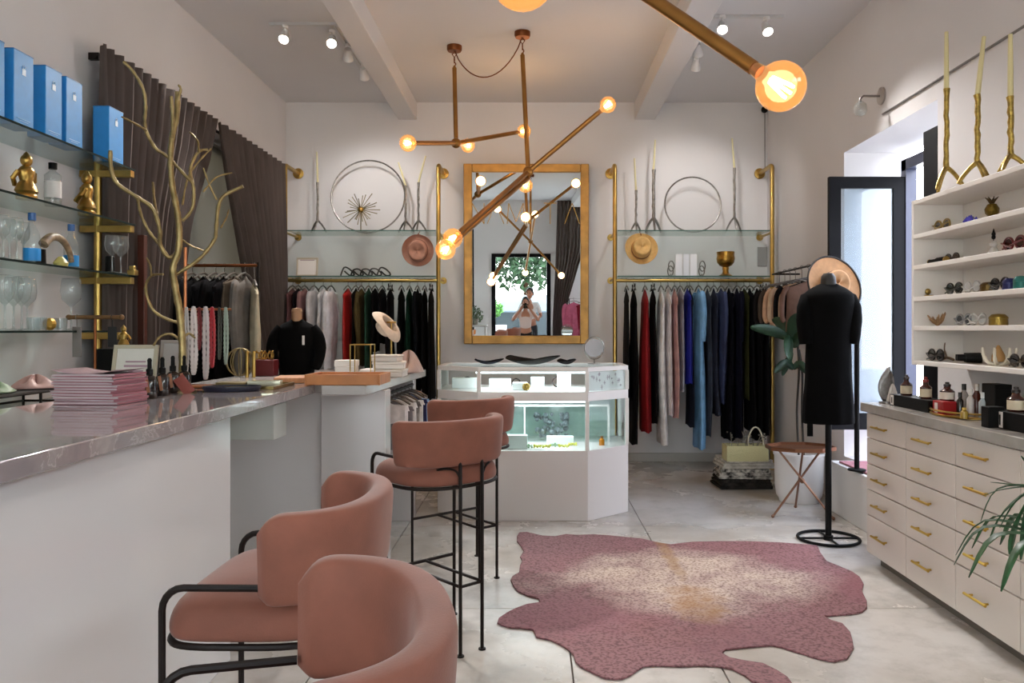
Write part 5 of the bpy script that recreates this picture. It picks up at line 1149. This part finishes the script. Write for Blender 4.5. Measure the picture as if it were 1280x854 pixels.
# k=3
m = MB(); m.box(-.02, .02, -.03, .03, 0, .012).ball((0, 0, .03), .02, 10, 8)
solo('gold_charm', m, GOLDB, 'small gold charm at the left end of the fourth shelf', 'ornament', (2.18, SH(1159, 2.18), sx_(3)))
sunglasses('round black sunglasses on the fourth shelf', 1193, 3, '#23261f', '#171a15', X=2.17, sc=1.05)
sunglasses('clear silver glasses on the fourth shelf right of the black pair', 1215, 3, '#b9b7b4', '#cfd0d0', X=2.17)
def tinbox(label, px, k, r, h, hexc, X=2.19, metal=.8, name='trinket_box'):
    t = thing(name, label, 'box', (X, SH(px, X), sx_(k))); MB().lathe([(0, 0), (r, 0), (r*1.03, h*.1), (r, h*.55), (0, h*.55)], 20).obj('base', M(hexc, .4, metal, bump=.3, bscale=80), t); MB().lathe([(r*1.04, h*.56), (r*1.04, h*.7), (r*.7, h*.95), (0, h)], 20).obj('lid', M(hexc, .4, metal, bump=.3, bscale=80), t)
tinbox('round bronze trinket box on the fourth shelf', 1236, 3, .038, .05, '#6e5a34')
sunglasses('black sunglasses between the bronze box and the blue box on the fourth shelf', 1250, 3, '#15151a', '#101014', X=2.15)
tinbox('dark blue trinket box at the right of the fourth shelf', 1262, 3, .03, .055, '#262a5e', X=2.16, metal=.3)
tinbox('teal trinket box at the right edge of the fourth shelf', 1276, 3, .03, .06, '#1f6a62', X=2.16, metal=.3)
# k=4
t = thing('coral', 'brown branching coral at the left end of the fifth shelf', 'coral', (2.2, SH(1172), sx_(4)))
rd = random.Random(9); CM = M('#8f6d4b', .6, hex2='#b8936a', scale=30)
for k in range(14):
    a = rd.uniform(0, 2*pi); L_ = rd.uniform(.05, .12); up = rd.uniform(.03, .08); m = MB(); e = (cos(a)*L_*.5, sin(a)*L_, up)
    m.tube(smoothpath([(0, 0, .008), (e[0]*.5, e[1]*.5, up*.35+.006), e]), [.009, .009, .008, .007, .007, .006, .005, .004, .002], 6); m.obj('twig', CM, t)
sunglasses('smoky round glasses on the fifth shelf beside the coral', 1205, 4, '#8d8f90', '#5b6064', X=2.17)
sunglasses('clear rimmed glasses on the fifth shelf left of the gold box', 1222, 4, '#c4c3c0', '#c9cccc', X=2.17)
tinbox('gold trinket box with flared brim at the right of the fifth shelf', 1248, 4, .04, .055, '#9a803c')
# k=5
solo('wood_block', MB().box(-.03, .03, -.03, .03, 0, .05), M('#6a5640', .6), 'small brown box at the left end of the lowest shelf', 'box', (2.2, SH(1158), sx_(5)), bevel=.003)
sunglasses('black sunglasses on the lowest shelf beside the small brown box', 1170, 5, '#131313', X=2.16, sc=1.1)
t = thing('driftwood', 'thin brown branch leaning on the lowest shelf', 'branch', (2.22, SH(1186, 2.22), sx_(5)))
MB().tube(smoothpath([(0, .07, .008), (0, .02, .02), (0, -.05, .01)]), .007, 6).tube(smoothpath([(0, .02, .02), (0, .045, .06), (.0, .04, .1)]), [.006]*4+[.004]*4+[.002], 6).obj('wood', M('#7b6650', .7), t)
t = thing('binoculars', 'black binoculars on the lowest shelf left of the white antler', 'binoculars', (2.2, SH(1212), sx_(5)), R(70))
for s in (-1, 1): MB().tube([(s*.026, -.05, .028), (s*.026, .02, .028), (s*.022, .021, .028), (s*.022, .06, .028)], [.026, .024, .017, .016], 14).obj('barrel', BLACK, t)
MB().box(-.02, .02, -.02, .02, .02, .036).obj('bridge', BLACK, t)
MB().tube(smoothpath([(.04, -.03, .03), (.08, -.02, .01), (.12, -.05, .006)]), .004, 6).obj('strap', BLACK, t)
t = thing('antler_bowl', 'white antler bowl holding a tan cone on the lowest shelf', 'bowl', (2.2, SH(1248), sx_(5)))
AN = M('#e3dccb', .5)
for k in range(7):
    a = 2*pi*k/7+.3; MB().tube(smoothpath([(0, 0, .008), (.04*cos(a), .045*sin(a), .012), (.065*cos(a), .075*sin(a), .045), (.07*cos(a), .085*sin(a), .085)]), [.01]*4+[.009]*4+[.007]*4+[.003], 7).obj('antler', AN, t)
solo('tan_cone', MB().lathe([(0, 0), (.03, 0), (.028, .03), (.006, .075), (0, .078)], 14), M('#b38a55', .6), 'tan cone sitting inside the white antler bowl', 'ornament', (2.2, SH(1248), sx_(5)+.019))
sunglasses('dark sunglasses at the right edge of the lowest shelf', 1275, 5, '#1b1715', X=2.17)

# ---------- on the drawer unit top
ZD = .936
def at(px, X): return (X, X*1000/(px-668), ZD)
t = thing('silver_leaf', 'grey silver leaf ornament at the far end of the drawer unit', 'ornament', at(1108, 2.03), R(20))
MB().grid(lambda u, v: ((u-.5)*.11*math.sin(pi*min(.98, v+.06))**.7+.02*v*v, .01*cos(8*u), .01+.20*v), 8, 12).obj('leaf', M('#8d8a88', .4, .6, var=.2, scale=50), t, solid=.004)
MB().lathe([(0, 0), (.04, 0), (.04, .01), (0, .012)], 16).obj('base', M('#8d8a88', .4, .6), t)
crumple('small white gauze pouch beside the silver leaf on the drawer unit', 'pouch', 'pouch', '#ddd6d0', at(1116, 2.06), .07, .07, .11, 6)
def blackbox(label, px0, px1, X, h=.055, d=.10, y_only=None, text=True):
    y0, y1 = X*1000/(px1-668), X*1000/(px0-668); L_ = y1-y0
    t = thing('product_box', label, 'box', (X+d/2, (y0+y1)/2, ZD)); MB().box(-d/2, d/2, -L_/2, L_/2, 0, h).obj('carton', BLACK, t, bevel=.002)
    e = L_/2
    lb = MB().box(-d/2-.001, -d/2+.0, e-.05, e-.012, .004, h-.004).obj('label', M('#e4ddd6', .5), t, smooth=False)
    MB().box(-d/2-.002, -d/2-.0011, e-.036, e-.026, .014, h-.016).obj('mark', BLACK, lb, smooth=False)
    return t
blackbox('far long black product box with white end label on the drawer unit', 1112, 1160, 2.0, .062)
blackbox('near black product box with white end label at the right edge', 1245, 1292, 2.0, .075, .10)
def cand(label, px, py_b, py_t, X, z=ZD, r=.03, body='#3d160e', cap=None, labc='#cfc0a4', name='amber_jar', cat='bottle'):
    Y = X*1000/(px-668); t = thing(name, label, cat, (X, Y, z), R(-65)); h = (py_b-py_t)*Y/1000*.72
    MB().lathe([(0, 0), (r*.95, 0), (r, .004), (r, h*.68), (r*.5, h*.84), (r*.42, h), (0, h)], 18).obj('body', M(body, .15, coat=.5), t)
    MB().lathe([(r*1.012, h*.1), (r*1.012, h*.6)], 18).obj('label', M(labc, .6), t)
    MB().lathe([(0, h), (r*.5, h), (r*.5, h*1.16), (r*.3, h*1.2), (r*.3, h*1.32), (0, h*1.34)], 12).obj('cap', M(cap or '#1a1311', .4), t)
    return t
cand('amber bottle with cream label standing on the far black box', 1133, 492, 465, 2.05, z=ZD+.063, cap='#2a1712')
cand('dark red bottle with cream label at the right end of the far black box', 1157, 490, 462, 2.05, z=ZD+.063, cap='#7d1a12')
t = thing('red_box', 'bright red box with a white label on the drawer unit', 'box', at(1172, 2.0), 0); MB().box(0, .09, -.05, .05, 0, .07).obj('carton', M('#9c1115', .4), t, bevel=.003); MB().box(-.001, 0, .0, .03, .01, .06).obj('label', M('#e6dcd6', .5), t, smooth=False)
cand('bottle with cream label standing on the red box', 1184, 492, 468, 2.06, z=ZD+.0705, r=.034, labc='#d9d0c0', cap='#17110f')
t = thing('gold_tray', 'round gold tray with perfume bottles in the middle of the drawer unit', 'tray', (2.13, 3.93, ZD))
MB().lathe([(0, .001), (.155, .001), (.155, .006), (0, .006)], 36, (0, 0, 0), (1, 1.3)).obj('base', M('#b08d4a', .3, .9), t); 
MB().tube([(.155*cos(a*pi/18), .155*1.3*sin(a*pi/18), .026) for a in range(36)], .005, 6, closed=True).tube([(.155*cos(a*pi/18), .155*1.3*sin(a*pi/18), .008) for a in range(36)], .005, 6, closed=True).obj('rim', GOLDB, t)
zt = ZD+.0065
for px, X, h, r, bd, cp, lc, lb, nm in ((1200, 2.08, .11, .016, '#100e0e', '#0c0b0b', '#1a1716', 'slim black bottle at the left of the gold tray', 'perfume_bottle'), (1205, 2.19, .14, .02, '#b8b2ae', '#15100f', '#cfc8c2', 'tall clear bottle with black cap at the back of the gold tray', 'perfume_bottle'), (1213, 2.1, .13, .017, '#c5bdb8', '#d8d2cc', '#d0c8c4', 'slim white bottle in the middle of the gold tray', 'perfume_bottle'), (1221, 2.18, .15, .02, '#5a2015', '#d9cfc6', '#6a2a1c', 'reddish bottle with pale cap on the gold tray', 'perfume_bottle'), (1229, 2.12, .12, .02, '#9ba3a6', '#cfd2d2', '#b5bcbf', 'grey glass bottle at the right of the gold tray', 'perfume_bottle'), (1211, 2.02, .05, .017, '#a88a3c', '#c9a64e', '#b08f42', 'short gold lidded jar at the front of the gold tray', 'small_jar')):
    Y = X*1000/(px-668); Y = min(max(Y, 3.76), 4.10); t = thing(nm, lb, 'bottle', (X, Y, zt))
    MB().lathe([(0, 0), (r, 0), (r, h*.62), (r*.5, h*.74), (r*.45, h*.78), (0, h*.78)], 16).obj('body', M(bd, .15, coat=.4), t); MB().lathe([(0, h*.78), (r*.55, h*.78), (r*.55, h), (0, h)], 12).obj('cap', M(cp, .35), t)
solo('tall_box', MB().box(-.04, .04, -.055, .055, 0, .17), BLACK, 'tall plain black box behind the near black product box', 'box', at(1246, 2.16), bevel=.003)
solo('short_box', MB().box(-.035, .035, -.03, .03, 0, .09), BLACK, 'short black box standing just left of the near product box', 'box', at(1241, 1.99), bevel=.003)
cand('amber bottle with large cream label standing on the near black product box', 1270, 512, 480, 2.05, z=ZD+.076, r=.034, cap='#241914')
# ---------- palm at right edge
pl = thing('potted_palm', 'potted palm whose dark green fronds reach in at the right edge', 'plant', (1.62, 2.32, 0))
MB().lathe([(0, 0), (.13, 0), (.16, .28), (.17, .30), (.155, .30), (.14, .26), (0, .25)], 24).obj('pot', M('#d6d0c8', .5), pl)
MB().tube([(0, 0, .25), (0, .01, .5), (0, 0, .62)], [.02, .016, .012], 8).obj('stem', M('#4a4a2c', .7), pl)
PG = M('#1f4a26', .45, var=.3, scale=12)
def blade(pts, w, name='leaf', parent=pl, mat=PG, fold=.25, upv=(0, 0, 1)):
    Q = smoothpath(pts, 4); n = len(Q); vs = []; fs = []
    for i, p in enumerate(Q):
        t_ = i/(n-1); d = (Q[min(i+1, n-1)]-Q[max(i-1, 0)]).normalized(); s = d.cross(Vector(upv))
        if s.length < .05: s = Vector((0, 1, 0))
        s.normalize(); up = s.cross(d); ww = w*(math.sin(pi*min(1, t_*.93+.05)))**.7
        vs += [p-s*ww+up*ww*fold, p, p+s*ww+up*ww*fold]
    for i in range(n-1): a = 3*i; fs += [(a, a+1, a+4, a+3), (a+1, a+2, a+5, a+4)]
    return MB().add(vs, fs).obj(name, mat, parent, solid=.001)
base = Vector((0, 0, .60)); o0 = Vector((1.62, 2.32, 0))
for tip, mid, w in (((1226, 652), (1247, 612), .007), ((1237, 676), (1256, 640), .012), ((1262, 693), (1272, 655), .014), ((1229, 620), (1256, 612), .006), ((1238, 603), (1262, 606), .006), ((1276, 570), (1290, 590), .01), ((1290, 560), (1300, 580), .012), ((1250, 660), (1270, 628), .010), ((1276, 700), (1284, 650), .012)):
    e = PX(*tip, 2.45)-o0; m_ = PX(*mid, 2.42)-o0; a_ = PX(1300, 612, 2.38)-o0
    blade([base, base.lerp(a_, .6)+Vector((0, 0, .03)), a_, m_, e], w*1.5)
for k in range(8):
    a = R(100+k*20); blade([base, base+Vector((.12*cos(a), .12*sin(a), .14)), base+Vector((.28*cos(a), .28*sin(a), .16)), base+Vector((.36*cos(a), .36*sin(a), .04))], .016)

# ================================================================== MANNEQUIN
mq = thing('mannequin', 'black dress form on a round wire base wearing a short black dress', 'mannequin', (1.90, 5.17, 0))
MB().tube([(.19*cos(a*pi/24), .19*sin(a*pi/24), .012) for a in range(48)], .010, 8, closed=True).tube([(-.19, 0, .012), (.19, 0, .012)], .007).tube([(0, -.19, .012), (0, .19, .012)], .007).lathe([(0, 0), (.03, 0), (.03, .03), (0, .035)], 16).obj('base', BLACK, mq)
MB().tube([(0, 0, .02), (0, 0, .80)], .020, 14).obj('pole', BLACK, mq)
def dz(py): return CH-(py-412)*5.17/1000
dp = [(.165, dz(529)), (.166, dz(520)), (.160, dz(500)), (.152, dz(480)), (.148, dz(465)), (.150, dz(450)), (.143, dz(430)), (.146, dz(410)), (.160, dz(390)), (.170, dz(375)), (.160, dz(366)), (.10, dz(359)), (.055, dz(355))]
def dfn(u, v):
    i = int(round(v*(len(dp)-1))); r, z = dp[i]; a = 2*pi*u; f = 1+(.05*cos(9*a)*max(0, 1-i/5) if i < 5 else 0)
    bust = .03*max(0, -sin(a))*math.exp(-((z-1.5)/.07)**2)
    return (r*cos(a)*f, (r*.62)*sin(a)*f-bust, z)
MB().grid(dfn, 40, len(dp), closed_u=True).obj('dress', CLBLK, mq, sub=1)
for s in (-1, 1):
    MB().tube([(s*.10, 0, dz(368)), (s*.135, 0, dz(373)), (s*.150, -.01, dz(385)), (s*.155, -.012, dz(400)), (s*.150, -.012, dz(420)), (s*.146, -.012, dz(430))], [.03, .048, .056, .056, .050, .045], 14).obj('sleeve', CLBLK, mq)
MB().lathe([(.05, dz(357)), (.048, dz(351)), (.045, dz(346)), (.03, dz(342)), (0, dz(341))], 20, (0, 0, 0), (1, .9)).obj('neck', M('#1a1512', .5), mq)
# belt ends
MB().box(-.145, -.11, -.03, -.02, dz(545), dz(500)).obj('sash', CLBLK, mq)
hs = thing('hat_stand', 'slim black post behind the dress form, standing on the raised step', 'stand', ((1071-668)*5.5/1000, 5.5, .3905))
MB().tube([(0, 0, 0), (0, 0, 1.22)], .017, 12).lathe([(0, 0), (.06, 0), (.06, .01), (0, .014)], 20).obj('post', BLACK, hs)
MB().tube([(-.17, -.02, 1.21), (0, 0, 1.22)], .012).obj('arm', BLACK, hs)
hat('wide-brimmed natural straw hat with black edge behind the dress form shoulder', PX(1040, 358, 5.42), '#c99c72', .205, R(72), ry=R(28), rz=R(8), band='#2a1c15', rim='#17110e', crown_r=.085, crown_h=.1, droop=.005)
# ---------- copper tripod table
tt = thing('tripod_table', 'copper folding tripod table with octagonal tray top beside the dress form', 'table', (1.945, 5.85, 0))
oc8 = [(.255*cos(a*pi/4+.39), .20*sin(a*pi/4+.39)) for a in range(8)]
ctr_ = M('#80573f', .35, .8)
ttop = MB().prism(oc8, .485, .493).obj('tray_top', ctr_, tt)
ringp(oc8, .493, .512, .05).obj('rim', ctr_, ttop, smooth=False)
for a in (200, 320, 80):
    c_, s_ = cos(R(a)), sin(R(a)); MB().tube([(.24*c_, .24*s_, .012), (-.19*c_, -.15*s_, .483)], .008, 8).ball((.24*c_, .24*s_, .014), .013, 8, 6).obj('leg', M('#86614e', .4, .8), tt)
MB().ball((.02, .02, .25), .02, 10, 8).obj('hub', M('#86614e', .4, .8), tt)
# ---------- white pot with plant
pp = thing('potted_plant', 'tall leafy plant in a large white pot behind the copper table', 'plant', (2.10, 6.35, 0))
MB().lathe([(0, 0), (.15, 0), (.155, .02), (.175, .05), (.185, .12), (.19, .36), (.198, .37), (.198, .39), (.18, .39), (.175, .33), (0, .32)], 32).obj('pot', M('#e3e0de', .45), pp)
MB().lathe([(0, .322), (.172, .322)], 20).obj('soil', M('#2d221a', .95), pp)
for pts in ([(.0, 0, .32), (-.01, .02, .7), (.0, .0, 1.05), (-.02, 0, 1.35)], [(.04, 0, .32), (.03, .02, .7), (.02, -.02, 1.0), (.0, 0, 1.2)]):
    MB().tube(smoothpath(pts), .009, 7).obj('stem', M('#2a221b', .7), pp)
o1 = Vector((2.10, 6.35, 0)); PL = M('#213f27', .5, var=.25, scale=10)
def pleaf(p0, p1, w, yo=0, mat=PL, lift=.05):
    a = PX(*p0, 6.33)-o1; b = PX(*p1, 6.33+yo)-o1; blade([a, a.lerp(b, .33)+Vector((0, 0, lift)), a.lerp(b, .66)+Vector((0, 0, lift*.8)), b], w, parent=pp, mat=mat, upv=(.15, 1, .35))
pleaf((988, 425), (938, 409), .045, -.1, lift=.02)
pleaf((990, 432), (1003, 392), .07, -.2)
pleaf((990, 420), (985, 448), .065, -.3, lift=0)
pleaf((992, 435), (1012, 425), .05, -.15)
pleaf((992, 462), (968, 466), .04, -.1, M('#1e3a24', .4))
pleaf((992, 462), (1010, 468), .035, -.1, M('#1e3a24', .4))
pleaf((990, 428), (965, 400), .05, .12)
pleaf((990, 440), (978, 470), .03, .1, M('#1e3a24', .4), lift=0)
# ---------- folded rugs and cream basket
for k, (hx, h2, h, lb) in enumerate((('#191716', '#38332f', .085, 'black folded rug at the bottom of the pile near the right rack'), ('#cfc6bb', '#1f1c1b', .085, 'black and cream patterned folded rug in the middle of the pile'), ('#cdc6bc', '#a59d92', .075, 'cream folded throw on top of the rug pile'))):
    z0 = .001+[0, .087, .175][k]; t = thing('folded_rug', lb, 'rug', (1.80+.01*k, 6.95, z0), R([3, -4, 2][k]), 'folded rugs in a pile')
    n_ = 3
    for j in range(n_):
        w_ = .44-.02*j; hh = h/n_; m = MB()
        m.tube([(-w_/2, -.16, hh*(j+.5)), (-w_/2, .16, hh*(j+.5))], hh*.48, 10).box(-w_/2, w_/2, -.16, .16, hh*j+.001, hh*(j+1)-.001)
        m.obj('fold', M(hx, .9, hex2=h2, scale=18+4*j, bump=.3, bscale=150), t)
bk = thing('handled_basket', 'cream rectangular basket with a tall hoop handle on the rug pile', 'basket', (1.79, 6.8, .2525))
m = MB(); w_, d_, h_ = .175, .09, .13
for a in ((-w_, w_, -d_, -d_+.012, 0, h_), (-w_, w_, d_-.012, d_, 0, h_), (-w_, -w_+.012, -d_+.012, d_-.012, 0, h_), (w_-.012, w_, -d_+.012, d_-.012, 0, h_), (-w_+.012, w_-.012, -d_+.012, d_-.012, 0, .01)): m.box(*a)
m.obj('body', M('#b8b082', .6, bump=.3, bscale=120), bk)
MB().tube([(.09+.07*cos(R(a)), 0, h_*.6+.2*sin(R(a))) for a in range(0, 181, 15)], .007, 7).obj('handle', M('#c9c0a6', .5), bk)
m = MB(); rd = random.Random(6)
for k in range(7):
    x0 = rd.uniform(-.12, .12); x1 = x0+rd.uniform(-.08, .12); z = rd.uniform(.15, .27); m.tube(smoothpath([(x0, 0, .02), ((x0+x1)/2, rd.uniform(-.03, .03), z*.6), (x1, rd.uniform(-.03, .03), z)]), [.004]*8+[.002], 5)
    for q in range(3): m.ball((x1+rd.uniform(-.03, .03), rd.uniform(-.03, .03), z-.02*q), .008, 6, 4)
solo('dried_twigs', m, M('#6f6a5e', .7), 'dried twigs with small buds standing in the cream basket', 'twigs', (1.79, 6.8, .2635))
# ================================================================== PEOPLE (seen in the mirror)
def skin_mesh(name, verts, edges, radii, mat, parent, root=0, sub=2):
    me = bpy.data.meshes.new(name); me.from_pydata([tuple(v) for v in verts], edges, []); me.materials.append(mat)
    o = bpy.data.objects.new(name, me); COL.objects.link(o); o.parent = parent
    md = o.modifiers.new('skin', 'SKIN'); md.use_smooth_shade = True
    for i, r in enumerate(radii):
        sv = me.skin_vertices[0].data[i]; sv.radius = (r, r) if not isinstance(r, tuple) else r; sv.use_root = (i == root)
    if sub: s = o.modifiers.new('sub', 'SUBSURF'); s.levels = sub; s.render_levels = sub
    return o
def person(label, loc, rz, H, elbows, hands, hairc, shirt, trousers, head_turn=0, arms_sleeve=True):
    t = thing('person', label, 'person', loc, rz); k = H/1.7
    J = {'pel': (0, 0, .95), 'wst': (0, 0, 1.08), 'chs': (0, .0, 1.27), 'nek': (0, 0, 1.43), 'hb': (0, 0, 1.49)}
    V_, E, Rr = [], [], []
    def a(n, p, r, frm=None):
        V_.append(Vector(p)*k); Rr.append(tuple(x*k for x in r) if isinstance(r, tuple) else r*k); idx[n] = len(V_)-1
        if frm: E.append((idx[frm], idx[n]))
    idx = {}
    a('pel', J['pel'], (.135, .10)); a('wst', J['wst'], (.115, .085), 'pel'); a('chs', J['chs'], (.135, .095), 'wst'); a('nek', J['nek'], .05, 'chs'); a('hb', J['hb'], .048, 'nek')
    for i, s in enumerate((-1, 1)):
        n = str(i); a('sh'+n, (s*.165, 0, 1.37), .05, 'chs'); a('el'+n, elbows[i], .038, 'sh'+n); a('wr'+n, hands[i], .026, 'el'+n)
        hd = (Vector(hands[i])-Vector(elbows[i])).normalized(); pm = Vector(hands[i])+hd*.05; a('pm'+n, pm, (.034, .018), 'wr'+n)
        side = hd.cross(Vector((0, 1, 0))).normalized(); bend = Vector((0, .6, 0))
        for f in range(4):
            b0 = pm+side*(-.027+.018*f)+hd*.03; b1 = b0+(hd+bend*.5).normalized()*(.03-.003*abs(f-1)); b2 = b1+(hd*.4+bend).normalized()*.022
            a('f%s%d' % (n, f), b0, .010, 'pm'+n); a('g%s%d' % (n, f), b1, .009, 'f%s%d' % (n, f)); a('h%s%d' % (n, f), b2, .007, 'g%s%d' % (n, f))
        th = pm-side*.03*s-hd*.02; a('t'+n, th+Vector((0, .02, 0)), .010, 'wr'+n); a('u'+n, th+Vector((0, .035, 0))+hd*.025, .008, 't'+n)
        a('hp'+n, (s*.09, 0, .88), .085, 'pel'); a('kn'+n, (s*.10, .01, .50), .058, 'hp'+n); a('an'+n, (s*.10, -.01, .09), .038, 'kn'+n); a('to'+n, (s*.105, .13, .035), .034, 'an'+n)
    skin_mesh('body', V_, E, Rr, SKIN, t)
    # head
    hz = 1.60*k; hd = MB()
    def hf(u, v):
        aa = 2*pi*u; ph = pi*v; z = cos(ph); r = math.sin(ph)
        x = .074*r*cos(aa)*(1-.18*max(0, -z)); y = .095*r*sin(aa)
        return (x*k, y*k, hz+.118*z*k)
    hd.grid(hf, 24, 16, closed_u=True).ball((0, .098*k, hz-.012*k), .015*k, 10, 7, (.8, .9, 1.6))
    for s in (-1, 1): hd.ball((s*.076*k, 0, hz-.005*k), .026*k, 10, 7, (.35, .7, 1.1))
    ho = hd.obj('head', SKIN, t)
    e = MB(); [e.ball((s*.03*k, .084*k, hz+.014*k), .011*k, 8, 6) for s in (-1, 1)]; e.obj('eyes', M('#1c1512', .3), ho)
    MB().tube([(-.024*k, .088*k, hz-.056*k), (0, .094*k, hz-.06*k), (.024*k, .088*k, hz-.056*k)], .006*k, 6).obj('mouth', M('#8a4038', .5), ho)
    def hair(u, v):
        aa = 2*pi*u; front = max(0, sin(aa)); lim = 1.9-1.05*front; ph = lim*v; z = cos(ph); r = math.sin(min(ph, 2.2))
        return (.086*r*cos(aa)*k, (.108*r*sin(aa)-.008)*k, hz+.13*z*k+.006)
    MB().grid(hair, 28, 12, closed_u=True).obj('hair', M(hairc, .6, sheen=.2), t, solid=.012)
    # shirt over torso and upper arms
    V2, E2, R2 = [], [], []
    def b(p, r, frm=None): V2.append(Vector(p)*k); R2.append(tuple(x*k for x in r) if isinstance(r, tuple) else r*k); (E2.append((frm, len(V2)-1)) if frm is not None else None); return len(V2)-1
    i0 = b((0, 0, .97), (.152, .118)); i1 = b((0, 0, 1.10), (.135, .105), i0); i2 = b((0, 0, 1.28), (.155, .115), i1); i3 = b((0, 0, 1.40), (.08, .065), i2)
    for i, s in enumerate((-1, 1)):
        j = b((s*.17, 0, 1.37), .064, i2); el = Vector(elbows[i]); sh = Vector((s*.165, 0, 1.37)); b(sh.lerp(el, .85 if arms_sleeve else .5), .054, j)
    skin_mesh('shirt', V2, E2, R2, M(shirt, .8), t)
    V2, E2, R2 = [], [], []
    i0 = b((0, 0, 1.0), (.145, .115))
    for s in (-1, 1): i1 = b((s*.09, 0, .86), .10, i0); i2 = b((s*.10, .01, .50), .078, i1); b((s*.10, -.01, .12), .062, i2)
    skin_mesh('trousers', V2, E2, R2, M(trousers, .8), t)
    for s in (-1, 1): MB().ball((s*.105*k, .05*k, .032*k), .05*k, 12, 8, (.9, 2.3, .65)).obj('shoe', BLACK, t)
    return t
kk = 1.52/1.7
ph = person('person in pale pink top and black trousers holding up a camera', (0, -.22, 0), 0, 1.52, [(-.31, .04, 1.18), (.31, .04, 1.18)], [(-.10, .15, 1.46), (.10, .15, 1.46)], '#15100e', '#d9c6c2', '#0e0e10')
cmr = thing('photo_camera', 'black camera held up to the face of the person in the mirror', 'camera', (0, -.085, 1.36))
MB().box(-.065, .065, -.03, .03, -.045, .045).box(-.025, .025, -.025, .025, .045, .065).obj('body', BLACK, cmr, bevel=.006)
MB().lathe([(0, 0), (.034, 0), (.036, .03), (.03, .032), (0, .026)], 20, (0, .03, 0), (1, 1), Matrix.Rotation(R(-90), 3, 'X')).obj('lens', M('#0a0a0c', .15), cmr)
person('taller person in a white shirt standing behind the photographer', (.10, -1.15, 0), R(12), 1.70, [(-.26, .02, 1.12), (.26, .02, 1.12)], [(-.12, .20, 1.05), (.12, .20, 1.03)], '#14100f', '#e9e6e6', '#23232a')
# pink garments and shelf plants near entrance (mirror only)
t = thing('entrance_rail', 'small clothes rail by the entrance seen in the mirror', 'clothes rail', (.95, -.95, 0))
MB().tube([(0, 0, 0), (0, 0, 1.5), (.5, 0, 1.5), (.5, 0, 0)], .012).obj('frame', BLKM, t)
garment('rose pink garment on the entrance rail seen in the mirror', 1.05, -.95, 1.5, .6, .13, '#b8607a', 'top', 'garment', 'garment', depth=.2, seed=90, sleeve=True, rz=R(80), rail_r=.014)
garment('deep crimson garment on the entrance rail seen in the mirror', 1.30, -.95, 1.5, .6, .12, '#7d1f2c', 'top', 'garment', 'garment', depth=.2, seed=91, rz=R(80), rail_r=.014)
solo('entrance_console', MB().box(-.28, .28, -.15, .15, .86, .9).box(-.26, -.22, -.13, .13, 0, .86).box(.22, .26, -.13, .13, 0, .86), M('#a8a49e', .4), 'pale console table by the entrance seen in the mirror', 'table', (-1.12, -1.6, 0), bevel=.004)
t = leafball((-1.12, -1.6, 1.12), .2, 260, M('#4c5a3a', .6, var=.3), 'shelf_plant', 'small bushy plant on the entrance console seen in the mirror', 'plant', 22, lr=.05)
MB().lathe([(0, -.215), (.07, -.215), (.09, -.08), (0, -.08)], 16).obj('pot', M('#8a7f72', .6), t)
